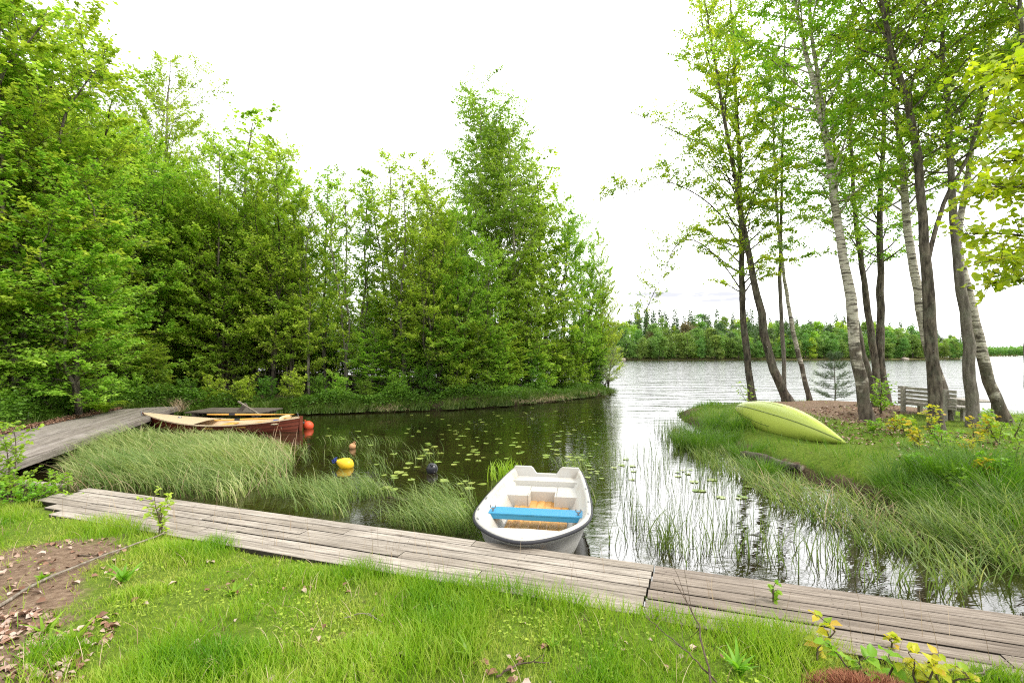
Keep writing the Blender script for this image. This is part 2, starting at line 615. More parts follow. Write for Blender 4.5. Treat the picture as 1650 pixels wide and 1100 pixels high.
def soil_mat():
    """ground: dirt, moss and turf in patches; attribute rnd holds how bare the soil is there"""
    m, nt, out = new_mat('soil and turf')
    v = wpos(nt)
    bare = attr(nt)
    n1 = noise(nt, v, 3.2, 6, .65)
    n2 = noise(nt, v, 22, 5, .7)
    n3 = noise(nt, v, 90, 3, .7)
    dirt = ramp(nt, n2, [(.25, (.10, .065, .042)), (.5, (.20, .135, .090)), (.75, (.34, .25, .175))])
    dirt = mixc(nt, ramp(nt, n3, [(.60, (0, 0, 0)), (.68, (.9, .9, .9))]), dirt, (.36, .27, .20))
    turf = ramp(nt, n2, [(.3, (.065, .105, .014)), (.6, (.145, .215, .024)), (.8, (.27, .31, .06))])
    f = math_n(nt, 'ADD', bare, math_n(nt, 'MULTIPLY', math_n(nt, 'SUBTRACT', n1, .5), 1.3))
    f = ramp(nt, f, [(.36, (0, 0, 0)), (.62, (1, 1, 1))])
    sp = N(nt, 'SeparateXYZ')
    nt.links.new(v, sp.inputs[0])
    humus = math_n(nt, 'MULTIPLY', ramp(nt, math_n(nt, 'MULTIPLY', sp.outputs[1], .05), [(.42, (0, 0, 0)), (.62, (1, 1, 1))]), ramp(nt, math_n(nt, 'MULTIPLY', math_n(nt, 'ADD', sp.outputs[0], 20.0), .04), [(.97, (1, 1, 1)), (1, (0, 0, 0))]))
    dirt = mixc(nt, math_n(nt, 'MULTIPLY', humus, .8), dirt, (.045, .034, .02))
    col = mixc(nt, f, turf, dirt)
    wet = ramp(nt, sp.outputs[2], [(.06, (.25, .24, .22)), (.20, (1, 1, 1))])
    col = mixc(nt, 1.0, col, wet, 'MULTIPLY')
    p = principled(nt, out, col, .95, .1)
    nt.links.new(bump(nt, math_n(nt, 'ADD', n2, math_n(nt, 'MULTIPLY', n3, .5)), .8, .03), p.inputs['Normal'])
    return m


M['soil'] = soil_mat()


def litter_mat():
    m, nt, out = new_mat('dead leaves')
    col = ramp(nt, attr(nt), [(0, (.16, .075, .045)), (.35, (.33, .19, .13)), (.7, (.50, .36, .28)), (1, (.62, .50, .42))])
    n2 = noise(nt, coords(nt), 60, 3, .6)
    col = mixc(nt, math_n(nt, 'MULTIPLY', n2, .5), col, (.16, .09, .055))
    principled(nt, out, col, .8, .2)
    return m


M['litter'] = litter_mat()


def straw_mat(name, a, b, c):
    m, nt, out = new_mat(name)
    principled(nt, out, ramp(nt, attr(nt), [(0, a), (.5, b), (1, c)]), .8, .2)
    return m


M['straw'] = straw_mat('dry straw', (.22, .15, .08), (.38, .28, .17), (.52, .42, .28))
M['rust_moss'] = straw_mat('rusty moss', (.16, .055, .03), (.30, .12, .065), (.42, .24, .12))


def water_mat():
    m, nt, out = new_mat('lake water')
    v = wpos(nt)
    sx = N(nt, 'SeparateXYZ')
    nt.links.new(v, sx.inputs[0])
    # open water is rougher than the sheltered cove
    open_ = ramp(nt, math_n(nt, 'MULTIPLY', math_n(nt, 'ADD', sx.outputs[1], math_n(nt, 'MULTIPLY', sx.outputs[0], .7)), .02), [(.24, (0, 0, 0)), (.62, (1, 1, 1))])
    w1 = noise(nt, mapping(nt, v, (.75, 1.7, 1), (0, 0, R(8))), 2.6, 4, .55, .4)
    w2 = noise(nt, mapping(nt, v, (.5, 1.5, 1), (0, 0, R(-10))), 1.1, 3, .5, .3)
    w3 = noise(nt, mapping(nt, v, (.8, 1.25, 1), (0, 0, R(20))), 9.0, 2, .5)
    calm = math_n(nt, 'ADD', math_n(nt, 'MULTIPLY', w1, .0062), math_n(nt, 'MULTIPLY', w3, .0009))
    w4 = noise(nt, mapping(nt, v, (.13, .62, 1), (0, 0, R(-6))), 1.0, 3, .55, .5)
    wavy = math_n(nt, 'ADD', math_n(nt, 'MULTIPLY', w2, .050), math_n(nt, 'ADD', math_n(nt, 'MULTIPLY', w4, .15), math_n(nt, 'MULTIPLY', w1, .022)))
    mx = N(nt, 'Mix')
    nt.links.new(open_, mx.inputs[0])
    nt.links.new(calm, mx.inputs[2])
    nt.links.new(wavy, mx.inputs[3])
    b = N(nt, 'Bump')
    b.inputs['Strength'].default_value = 1.0
    b.inputs['Distance'].default_value = 1.0
    nt.links.new(mx.outputs[0], b.inputs['Height'])
    murk = ramp(nt, noise(nt, v, .9, 3), [(.3, (.010, .008, .003)), (.7, (.022, .017, .006))])
    p = principled(nt, out, murk, math_n(nt, 'MULTIPLY_ADD', open_, .06), .5, b.outputs[0])
    p.inputs['IOR'].default_value = 2.15
    p.inputs['Roughness'].links[0].from_node.inputs[2].default_value = .03
    return m


M['water'] = water_mat()

# ------------------------------------------------------------------ world, sun, view
SUN_EL, SUN_AZ = 46.0, 108.0           # azimuth clockwise from +Y: to the right, a little behind
w = bpy.data.worlds.new('World')
sc.world = w
w.use_nodes = True
nt = w.node_tree
nt.nodes.clear()
out = N(nt, 'OutputWorld')
sky = N(nt, 'TexSky')
sky.sky_type = 'NISHITA'
sky.sun_disc = False
sky.sun_elevation = R(SUN_EL)
sky.sun_rotation = R(SUN_AZ)
bg1 = N(nt, 'Background')
nt.links.new(sky.outputs[0], bg1.inputs[0])
bg1.inputs[1].default_value = .12
gv = coords(nt, 'Generated')
cl = noise(nt, mapping(nt, gv, (1, 1, 4.5)), 2.4, 6, .55, .3)
cl2 = noise(nt, mapping(nt, gv, (1.2, 1.2, 16), loc=(3.1, .7, .2)), 2.1, 4, .5, .2)
def dirdot(az, el):
    n = N(nt, 'VectorMath', operation='DOT_PRODUCT')
    nt.links.new(gv, n.inputs[0])
    n.inputs[1].default_value = (math.sin(R(az)) * math.cos(R(el)), math.cos(R(az)) * math.cos(R(el)), math.sin(R(el)))
    return n.outputs['Value']


# bright cloud where the sun stands behind the overcast, thinner grey streaks near the horizon
glow = math_n(nt, 'POWER', math_n(nt, 'MAXIMUM', dirdot(15, 32), 0.0), 7.0)
lum = math_n(nt, 'MULTIPLY_ADD', glow, 2.1)
lum.node.inputs[2].default_value = 1.12
lum = math_n(nt, 'MULTIPLY', lum, math_n(nt, 'ADD', math_n(nt, 'MULTIPLY', cl, .5), .76))
sxg = N(nt, 'SeparateXYZ')
nt.links.new(gv, sxg.inputs[0])


def cloud_patch(x, z, rx, rz, amt):
    dx = math_n(nt, 'POWER', math_n(nt, 'ABSOLUTE', math_n(nt, 'MULTIPLY', math_n(nt, 'SUBTRACT', sxg.outputs[0], x), 1 / rx)), 2.0)
    dz = math_n(nt, 'POWER', math_n(nt, 'ABSOLUTE', math_n(nt, 'MULTIPLY', math_n(nt, 'SUBTRACT', sxg.outputs[2], z), 1 / rz)), 2.0)
    d = math_n(nt, 'ADD', math_n(nt, 'ADD', dx, dz), math_n(nt, 'MULTIPLY', math_n(nt, 'SUBTRACT', cl3, .5), 3.2))
    return ramp(nt, d, [(.1, (amt, amt, amt)), (1.3, (0, 0, 0))])


cl3 = noise(nt, mapping(nt, gv, (14, 14, 90)), 1.0, 5, .6, .3)
cmask = cloud_patch(.34, .115, .10, .010, 1.0)
for q in ((.385, .104, .09, .006, 1.0), (.25, .100, .05, .006, .9), (.30, .121, .06, .005, 1.0), (.15, .583, .075, .05, .93), (.62, .24, .10, .02, .8), (-.3, .5, .12, .05, .6)):
    cmask = math_n(nt, 'MAXIMUM', cmask, cloud_patch(*q))
cb = N(nt, 'CombineXYZ')
for i in range(3):
    nt.links.new(lum, cb.inputs[i])
ccol = mixc(nt, math_n(nt, 'MULTIPLY', cmask, .985), cb.outputs[0], (.535, .535, .575))
bg2 = N(nt, 'Background')
nt.links.new(ccol, bg2.inputs[0])
bg2.inputs[1].default_value = 1.0
mxs = N(nt, 'MixShader')
mxs.inputs[0].default_value = .93
nt.links.new(bg1.outputs[0], mxs.inputs[1])
nt.links.new(bg2.outputs[0], mxs.inputs[2])
nt.links.new(mxs.outputs[0], out.inputs[0])

sl = bpy.data.lights.new('sun', 'SUN')
sl.energy = 2.1
sl.angle = R(12)
sl.color = (1, .95, .86)
so = bpy.data.objects.new('sun', sl)
C.objects.link(so)
so.rotation_euler = (R(90 - SUN_EL), 0, R(-SUN_AZ + 180))
so.location = (10, -10, 30)

sc.view_settings.view_transform = 'Standard'
sc.view_settings.look = 'None'
sc.view_settings.gamma = 1
sc.view_settings.exposure = .72
sc.render.engine = 'CYCLES'
cy = sc.cycles
cy.max_bounces, cy.diffuse_bounces, cy.glossy_bounces, cy.transmission_bounces = 6, 3, 3, 3
cy.transparent_max_bounces = 4
cy.caustics_reflective = cy.caustics_refractive = False
cy.use_denoising = False
cy.denoiser = 'OPENIMAGEDENOISE'
cy.use_adaptive_sampling = False
sc.cycles.filter_width = 1.15
cy.sample_clamp_indirect = 6
sc.render.use_persistent_data = False

# ------------------------------------------------------------------ shore lines
COVE = [(-5.2, 6.1), (-3.0, 5.22), (0, 4.20), (3.0, 3.19), (4.6, 2.75), (5.5, 3.4), (5.6, 4.6), (5.55, 5.6), (5.35, 6.7), (5.1, 8.2), (4.85, 9.8), (5.0, 11.8), (5.35, 14.0),
        (5.6, 16.2), (6.1, 18.0), (7.4, 18.9), (9.2, 18.5), (11.0, 17.6), (13.0, 16.6), (16.0, 15.2), (22, 14.0), (40, 12), (420, 10), (900, 400), (900, 1400), (-200, 1400),
        (-120, 300), (-60, 80), (-30, 55), (-12, 43), (-2, 36), (3.4, 31.2), (5.3, 29.0), (5.75, 27.6), (5.2, 26.1), (3.6, 24.4), (2.0, 22.6), (0.2, 20.6), (-2.6, 18.9),
        (-5.0, 18.2), (-7.6, 17.6), (-9.6, 17.3), (-11.6, 17.0), (-11.3, 15.6), (-10.1, 12.4), (-9.0, 9.0), (-8.0, 6.9), (-6.6, 6.35)]
COVE = np.array(COVE, float)
DIRT = [np.array([(-4.9, 4.3), (-4.3, 4.75), (-3.75, 4.8), (-3.3, 4.5), (-3.2, 3.9), (-2.85, 3.45), (-2.7, 3.1), (-2.2, 2.45), (-1.9, 1.6), (-6, 1.6), (-6.5, 4.0)], float),
        np.array([(8.0, 16.6), (9.5, 17.0), (12.6, 15.6), (13.0, 14.3), (11.6, 12.9), (9.2, 11.9), (8.1, 11.4), (7.9, 13), (7.6, 15)], float)]
FOREST = np.array([(-70, 7), (-11.5, 7.5), (-11.4, 9), (-13.3, 15.6), (-11.6, 17.0), (-9.6, 17.3), (-7.6, 17.6), (-5, 18.2), (-2.6, 18.9), (.2, 20.6), (2, 22.6), (3.6, 24.4), (5.2, 26.1), (5.75, 27.6), (3.4, 31.2), (-12, 43), (-30, 55), (-70, 90)], float)


JPOLY = np.array([(-11.2, 17.0), (-7.2, 5.8), (-9.6, 5.0), (-12.1, 10.9), (-13.1, 16.4)], float)


def gz(x, y):
    x, y = np.asarray(x, float), np.asarray(y, float)
    d = polydist(COVE, x, y)
    wet = inside(COVE, x, y)
    near = .372 + .035 * np.clip(3.6 - .34 * x - y, -2, 6) + .05 * (vnoise(x, y, 1.3, 3) - .5) + .03 * (vnoise(x, y, 4, 4) - .5)
    pen = .30 + .22 * sstep(.3, 3.0, d) + .20 * np.exp(-(((x - 10) / 2.2) ** 2 + ((y - 14.6) / 2.0) ** 2)) + .10 * (vnoise(x, y, .9, 8) - .5)
    fo = .32 + .05 * np.clip(d, 0, 30) + .25 * (vnoise(x, y, .5, 5) - .5)
    wp = sstep(4.2, 5.2, x) * sstep(4.0, 5.5, y)
    wf = sstep(-7, -9, x + 0 * y) * sstep(5.5, 8.0, y) + sstep(15.5, 17.0, y) * (x < 6.5)
    wf = np.clip(wf, 0, 1) * (1 - wp)
    H = near * (1 - wp) * (1 - wf) + pen * wp + fo * wf
    wid = np.where(wp > .5, .9, .45)
    H = np.where(inside(JPOLY, x, y), np.minimum(H, .30), H)
    H = H * sstep(0, 1, d / wid) ** .8
    bed = -.6 * sstep(0, 2.0, d) - .05
    return np.where(wet, bed, H)


def terrain():
    xs = np.concatenate([np.linspace(-400, -70, 8), np.linspace(-60, -16, 40), np.arange(-15, 17, .2), np.linspace(17.3, 45, 50), np.linspace(60, 400, 10)])
    ys = np.concatenate([np.linspace(-200, -20, 8), np.linspace(-15, 0, 20), np.arange(.2, 20, .16), np.linspace(20.3, 34, 50), np.linspace(35, 110, 40), np.linspace(140, 600, 12)])
    X, Y = np.meshgrid(xs, ys)
    Z = gz(X.ravel(), Y.ravel())
    bare = np.full(Z.shape, .22)
    x, y = X.ravel(), Y.ravel()
    for p in DIRT:
        bare = np.where(inside(p, x, y), .2 + .75 * sstep(0, .45, polydist(p, x, y)), bare)
    wf = ((x < -8) & (y > 7)) | ((y > 16.5) & (x < 6.5))
    bare = np.where(wf, .62, bare)
    bare = np.where((Z < .1) & (y < 16), .9, bare)
    mb = MB()
    n, m = len(ys), len(xs)
    idx = np.arange(n * m).reshape(n, m)
    q = np.stack([idx[:-1, :-1], idx[:-1, 1:], idx[1:, 1:], idx[1:, :-1]], -1).reshape(-1, 4)
    mb.add(np.stack([x, y, Z], -1), q, bare, 0, True)
    tag(mb.build('ground', M['soil']), 'grassy bank and forest floor around the cove', 'ground', kind='structure')


terrain()
mb = MB()
mb.add([(-1500, -60, 0), (2500, -60, 0), (2500, 4000, 0), (-1500, 4000, 0)], [0, 1, 2, 3])
tag(mb.build('water', M['water']), 'dark calm lake and cove water', 'water', kind='structure')

# ------------------------------------------------------------------ boardwalk along the near bank
DK0, DK1 = np.array([-5.63, 6.41]), np.array([3.46, 3.27])
ddir = unit(DK1 - DK0)
dn = np.array([ddir[1], -ddir[0]])         # towards the camera
if dn[1] > 0:
    dn = -dn
DROT = math.atan2(ddir[1], ddir[0])


def dk(u, v, z=0):
    p = DK0 + ddir * u + dn * v
    return np.array([p[0], p[1], z])


def lay(mb, mat, parent):
    for n_ in mb.nails:
        mb.add(n_, np.arange(len(n_)), .5, 2)
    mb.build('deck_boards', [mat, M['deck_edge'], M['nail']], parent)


def boards(u0, u1, rows, wid, gap, th, ztop, joints, stagger=0.0, seed=1):
    """long boards laid along local X; local origin at DK0"""
    r = np.random.default_rng(seed)
    mb = MB()
    nails = mb.nails = []
    for i in range(rows):
        v0 = i * (wid + gap)
        a, b = u0(i), u1(i)
        cuts = [a] + [c for c in joints(i, r) if a + .3 < c < b - .3] + [b]
        for c0, c1 in zip(cuts[:-1], cuts[1:]):
            nseg = max(2, int((c1 - c0) / .5))
            us = np.linspace(c0 + .003, c1 - .003, nseg + 1)
            dz = r.normal(0, .0014) + np.cumsum(r.normal(0, .0004, nseg + 1))
            dv = r.normal(0, .0022) + np.cumsum(r.normal(0, .0008, nseg + 1))
            tilt = r.normal(0, .0014)
            y0, y1 = -(v0 + dv), -(v0 + wid + dv)
            bv = .005
            prof = lambda k: [(us[k], y0[k], ztop - th + dz[k]), (us[k], y0[k], ztop - bv + dz[k] + tilt), (us[k], y0[k] - bv, ztop + dz[k] + tilt), (us[k], y1[k] + bv, ztop + dz[k] - tilt), (us[k], y1[k], ztop - bv + dz[k] - tilt), (us[k], y1[k], ztop - th + dz[k])]
            v = np.array([prof(k) for k in range(nseg + 1)]).reshape(-1, 3)
            idx = np.arange(len(v)).reshape(nseg + 1, 6)
            q = np.stack([idx[:-1], idx[1:], np.roll(idx[1:], -1, 1), np.roll(idx[:-1], -1, 1)], -1).reshape(-1, 4)
            rr = r.random()
            q = q.reshape(nseg, 6, 4)
            k0 = mb.n
            mb.add(v, q[:, 1:4].reshape(-1, 4), rr)
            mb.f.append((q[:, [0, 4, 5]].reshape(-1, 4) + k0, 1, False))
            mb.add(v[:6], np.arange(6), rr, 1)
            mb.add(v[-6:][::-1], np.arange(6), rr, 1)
            for us_ in np.arange(math.ceil((c0 - .4) / 1.15) * 1.15 + .4, c1, 1.15):
                if us_ < c0 + .02 or us_ > c1 - .02:
                    continue
                for vy in (.25, .75):
                    yy = -(v0 + wid * vy)
                    k = 6
                    an = np.arange(k) * 2 * np.pi / k
                    zt = ztop + float(np.interp(us_, us, dz)) + .0035
                    nails.append(np.stack([us_ + r.normal(0, .01) + .0045 * np.cos(an), yy + .0045 * np.sin(an), np.full(k, zt)], -1))
    return mb


JU = 7.22
PLW, PLG = .129, .0155
bw = empty('boardwalk', (DK0[0], DK0[1], 0), DROT, 'long pale weathered boardwalk the white boat is nosed up to', 'boardwalk')
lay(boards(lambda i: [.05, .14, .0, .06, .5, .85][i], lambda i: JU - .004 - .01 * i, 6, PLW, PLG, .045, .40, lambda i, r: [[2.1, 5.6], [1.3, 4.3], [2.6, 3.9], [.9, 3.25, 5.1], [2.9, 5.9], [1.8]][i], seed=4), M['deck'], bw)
def joist(parent, c, sz, nm='joist'):
    mb = MB()
    box(mb, c, sz, .4)
    mb.build(nm, M['deck_dark'], parent)


for u in np.arange(.4, JU, 1.15):
    joist(bw, (u, -.44, .305), (.09, .86, .09))
joist(bw, (JU / 2, -.09, .215), (JU, .10, .085), 'beam')
for u in (.5, 2.6, 4.9, 7.0):
    mb = MB()
    tube(mb, [(u, -.05, -.7), (u, -.05, .32)], .06, 10, .3)
    mb.build('post', M['deck_dark'], bw)
bw = empty('boardwalk', (DK0[0], DK0[1], 0), DROT, 'browner boardwalk section beyond the staggered joint, running out under the right reeds', 'boardwalk')
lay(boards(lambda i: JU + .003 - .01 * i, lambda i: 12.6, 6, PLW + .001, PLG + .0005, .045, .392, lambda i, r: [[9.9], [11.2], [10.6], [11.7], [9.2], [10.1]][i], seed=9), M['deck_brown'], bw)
for u in np.arange(JU + .3, 12.6, 1.15):
    joist(bw, (u, -.44, .297), (.09, .86, .09))
joist(bw, (JU + 2.8, -.09, .205), (5.3, .10, .085), 'beam')
for u in (7.6, 9.6, 11.8):
    mb = MB()
    tube(mb, [(u, -.05, -.7), (u, -.05, .30)], .06, 10, .3)
    mb.build('post', M['deck_dark'], bw)

# loose boards lying beside the left end of the walk
for (a, b, lab, wd) in (((25, 778), (96, 786), 'grey board half hidden behind the left saplings', .16),):
    p, q = G(*a, .40), G(*b, .40)
    mb = MB()
    ln = np.linalg.norm(p - q)
    box(mb, (0, 0, 0), (ln, wd, .035), .6)
    o = mb.build('loose_board', M['deck'], None, (p + q) / 2 + np.array([0, 0, .018]), (0, 0, math.atan2(q[1] - p[1], q[0] - p[0])))
    tag(bevel(o), lab, 'board')

# ------------------------------------------------------------------ wide jetty on the left
J0, J1 = np.array([-11.4, 16.6]), np.array([-7.35, 5.9])
jd = unit(J1 - J0)
JL = np.linalg.norm(J1 - J0)
jrot = math.atan2(jd[1], jd[0])
jt = empty('jetty', (J0[0], J0[1], 0), jrot, 'wide grey plank jetty curving away along the left bank', 'jetty')
boards_l = MB()
r_ = np.random.default_rng(3)
rows = 15
for part in (0,):
    mb = boards(lambda i: [0, .02, .05, .02, .05, .1, .1, .15, .2, .3, .4, .5, 1.2, 2.4, 3.6][i], lambda i: JL, rows, .125, .009, .04, .40, lambda i, r: list(np.cumsum(1.6 + 2.6 * r.random(6))), seed=12)
# local +y is land side here: flip sign of v by mirroring
for arr in mb.v:
    arr[:, 1] = -arr[:, 1] if (np.cross(np.append(jd, 0), [0, 0, 1])[0] > 0) else arr[:, 1]
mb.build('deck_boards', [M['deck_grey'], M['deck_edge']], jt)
side = 1 if (np.cross(np.append(jd, 0), [0, 0, 1])[0] > 0) else -1
mb = MB()
for i in range(4):
    box(mb, (JL * (i + .5) / 4, -side * .022, .335), (JL / 4 - .006, .035, .12), .2 + .2 * i)
    box(mb, (JL * (i + .5) / 4, side * .05, .409), (JL / 4 - .004, .09, .012), .7 - .1 * i)
mb.build('edge_beam', M['deck_grey'], jt)
for u in (.25, 3.2, 6.3, 9.4):
    mb = MB()
    tube(mb, [(u, side * .16, -.8), (u, side * .16, .355)], .07, 10, .3)
    mb.build('post', M['deck_dark'], jt)
for u in np.arange(.4, JL, 1.2):
    joist(jt, (u, side * .95, .305), (.1, 1.7, .1))

# small dark jetty behind the red boat
o = empty('jetty', (-9.25, 16.2, 0), R(-3), 'small dark low jetty behind the red rowing boat', 'jetty')
mb = MB()
for i in range(7):
    box(mb, (0, -.6 + i * .2, .30 + .004 * (i % 2)), (2.5, .185, .04), (i * .37) % 1)
bevel(mb.build('deck_boards', M['deck_dark'], o), .004)
joist(o, (-1.0, 0, .22), (.1, 1.3, .1))
joist(o, (1.0, 0, .22), (.1, 1.3, .1))
for sx in (-1.05, 1.05):
    mb = MB()
    tube(mb, [(sx, -.55, -.7), (sx, -.55, .33)], .05, 8)
    mb.build('post', M['deck_dark'], o)
mb = MB()
beam(mb, P(384, 646.5, 15.7), P(420, 669, 15.2), .045, .045, .9)
tag(mb.build('wooden_pole', M['dead_wood']), 'pale pole leaning down towards the red boat from the small jetty', 'pole')
mb = MB()
beam(mb, P(397, 650.5, 15.75), P(380, 668, 15.75), .12, .04, .2, up=(0, 1, 0))
tag(mb.build('plank', M['deck_dark']), 'dark plank propped under the pale leaning pole', 'plank')


# ------------------------------------------------------------------ boats
def shell(mb, rows, rnd=.5, mat=0, flip=False, smooth=True):
    """rows: list of stations, each a list of points; makes a skin over them"""
    a = np.array(rows, float)
    n, k = a.shape[:2]
    idx = np.arange(n * k).reshape(n, k)
    q = np.stack([idx[:-1, :-1], idx[:-1, 1:], idx[1:, 1:], idx[1:, :-1]], -1).reshape(-1, 4)
    if flip:
        q = q[:, ::-1]
    mb.add(a.reshape(-1, 3), q, rnd, mat, smooth)


def mir(half):
    """half section listed from gunwale to keel -> whole section"""
    h = [tuple(p) for p in half]
    return h + [(-x, y, z) for x, y, z in h[::-1][1:]]


# --- white dinghy
WL = 2.95


def wb(s):
    s = np.asarray(s, float)
    front = .645 * (1 - np.clip(1 - s / .43, 0, 1) ** 2.3) ** .60
    aft = .645 - .14 * np.clip((s - .43) / .57, 0, 1) ** 1.8
    return np.where(s < .43, front, aft)


def wzg(s):
    return .47 - .085 * sstep(0, .45, s) + .035 * sstep(.6, 1, s)


SS = np.concatenate([[0.0, .002, .006, .012, .022, .035, .052, .075, .10], np.linspace(.135, 1, 24)])


def w_outer(s):
    b, zg = float(wb(s)), float(wzg(s))
    pts = []
    for t in (1, .93, .86, .84, .6, .4, .22, .1):
        inset = .014 if t < .85 else 0
        x = max(b * (.66 + .34 * t ** .7) - inset, 0.0)
        pts.append((x, s * WL + (1 - t) * .55 * (1 - s) ** 5, -.08 + (zg + .08) * t))
    pts.append((0, s * WL + .60 * (1 - s) ** 5, -.10))
    return mir(pts)


def w_inner(s):
    b, zg = float(wb(s)), float(wzg(s))
    pts = [(b, s * WL, zg), (b - .004, s * WL, zg + .012), (max(b - .05, 0), s * WL + .05 * (1 - s) ** 6, zg + .012), (max(b - .06, 0), s * WL + .06 * (1 - s) ** 6, zg - .01)]
    bi = max(b - .06, 0)
    for t in (.72, .70, .4, .1, 0):
        step = .02 if t <= .7 else 0
        pts.append((max(bi * (.74 + .26 * t) - step, 0), s * WL + .06 * (1 - s) ** 6 + (1 - t) * .4 * (1 - s) ** 5, .09 + (zg - .10) * t))
    pts.append((0, s * WL + .46 * (1 - s) ** 5, .085))
    return mir(pts)


wbo = empty('rowing_boat', (.07, 4.36, 0.005), R(-8.8), 'white plastic rowing boat with a blue seat moored against the boardwalk', 'boat')
mb = MB()
shell(mb, [w_outer(s) for s in SS], flip=True)
mb.build('hull', M['white_hull'], wbo)
mb = MB()
shell(mb, [w_inner(s) for s in SS])
liner = mb.build('inner_shell', M['white_liner'], wbo)
mb = MB()
rail = [(float(wb(s)) + .006, s * WL - .006 * (1 - s) ** 8, float(wzg(s)) - .012) for s in SS[::-1]] + [(-float(wb(s)) - .006, s * WL - .006 * (1 - s) ** 8, float(wzg(s)) - .012) for s in SS[1:]]
tube(mb, rail, .017, 8)
mb.build('rubber_rail', M['rubber'], wbo)
# transom with a motor cut-out
bs = float(wb(1.0))
mb = MB()
prism(mb, [(-bs * .72, -.05), (bs * .72, -.05), (bs * .93, .2), (bs - .002, .425), (bs - .03, .475), (.235, .475), (.205, .455), (.15, .375), (-.15, .375), (-.205, .455), (-.235, .475), (-bs + .03, .475), (-bs + .002, .425), (-bs * .93, .2)], WL - .055, WL + .002)
bevel(mb.build('transom', M['white_hull'], wbo), .01)
# floor
mb = MB()
fs = np.linspace(.12, .80, 26)
rowsf = []
for s in fs:
    hb = min(float(wb(s)) * .64 - .03, .36)
    xs_ = np.linspace(-1, 1, 37) * hb
    rowsf.append([(x, s * WL, .118 + .012 * (abs(((x / .36 + 1.0) * 3.2) % 1 - .5) > .12)) for x in xs_])
shell(mb, rowsf, smooth=False)
mb.build('floor', M['boat_floor'], wbo)
# bow locker deck
mb = MB()
bd = []
for s in SS[(SS > .004) & (SS < .18)]:
    b = float(wb(s)) - .058
    if b > 0.0:
        bd.append([(-b, s * WL + .06 * (1 - s) ** 6, float(wzg(s)) - .055), (0, s * WL + .06 * (1 - s) ** 6, float(wzg(s)) - .045), (b, s * WL + .06 * (1 - s) ** 6, float(wzg(s)) - .055)])
shell(mb, bd, smooth=True)
b0, y0_ = bd[-1][2][0], bd[-1][2][1]
z0_ = bd[-1][2][2]
mb.add([(-b0, y0_, z0_), (0, y0_, z0_ + .01), (b0, y0_, z0_), (b0 * .82, y0_ - .03, .11), (-b0 * .82, y0_ - .03, .11)], [0, 4, 3, 2, 1])
mb.build('bow_deck', M['white_liner'], wbo)
# blue thwart
mb = MB()
yt = 1.36
box(mb, (0, yt, .295), (1.14, .245, .020), .5)
box(mb, (0, yt - .108, .259), (1.08, .022, .05), .5)
box(mb, (0, yt + .108, .259), (1.08, .022, .05), .5)
th = bevel(mb.build('seat', M['blue'], wbo), .004)
for sx in (-1, 1):
    mb = MB()
    tube(mb, [(sx * .50, yt - .06, .303), (sx * .50, yt - .06, .345)], .012, 8)
    tube(mb, [(sx * .50 + .03 * math.cos(a), yt - .06, .362 + .03 * math.sin(a)) for a in np.linspace(-3.6, .45, 9)], .007, 6)
    mb.build('oarlock', M['metal'], th)
for sx in (-1, 1):
    mb = MB()
    box(mb, (sx * .50, yt, .21), (.04, .10, .10), .5)
    mb.build('seat_bracket', M['white_liner'], wbo)
# stern seat: two boxes and a recessed middle
mb = MB()
hw = .50
for sx in (-1, 1):
    prism(mb, [(sx * .19, .10), (sx * .40, .10), (sx * .47, .22), (sx * .485, .265), (sx * .19, .265)][::sx], 2.12, 2.62)
box(mb, (0, 2.49, .183), (.376, .26, .164), .5)
for sx in (-1, 1):
    box(mb, (sx * .178, 2.235, .183), (.022, .24, .18), .5)
bevel(mb.build('stern_seat', M['white_liner'], wbo), .012, 3)
mb = MB()
prism(mb, [(-.485, .10), (.485, .10), (.505, .335), (-.505, .335)], 2.625, WL - .058)
bevel(mb.build('stern_shelf', M['white_liner'], wbo), .012, 3)
for (sx, s) in ((-1, .60), (1, .62)):
    mb = MB()
    b = float(wb(s))
    box(mb, (sx * (b - .078), s * WL, .30), (.014, .06, .05), .5)
    bevel(mb.build('oarlock_socket', M['rubber'], wbo), .004)
for (sx, s) in ((-1, .20), (-1, .50), (1, .36), (1, .52), (1, .70), (-1, .34)):
    mb = MB()
    b, b2 = float(wb(s - .012)), float(wb(s + .012))
    beam(mb, (sx * (b - .026), (s - .012) * WL, float(wzg(s)) + .014), (sx * (b2 - .026), (s + .012) * WL, float(wzg(s)) + .014), .018, .008)
    mb.build('cleat', M['metal'], wbo)
mb = MB()
pts = [P(855, 880, 4.30) + np.array([0, 0, -.02]), P(862, 892, 4.25), dk(5.95, .10, .415), dk(5.98, .2, .412)]

# --- red rowing boat
RL = 4.75


def rb_(s):
    s = np.asarray(s, float)
    return .70 * np.sin(np.clip(s / .56, 0, 1) * np.pi / 2) ** .9 - .60 * np.clip((s - .56) / .44, 0, 1) ** 2.4


def rzg(s):
    return .225 + .27 * (1 - s / .55) ** 2 * (s < .55) + .17 * np.clip((s - .5) / .5, 0, 1) ** 1.8


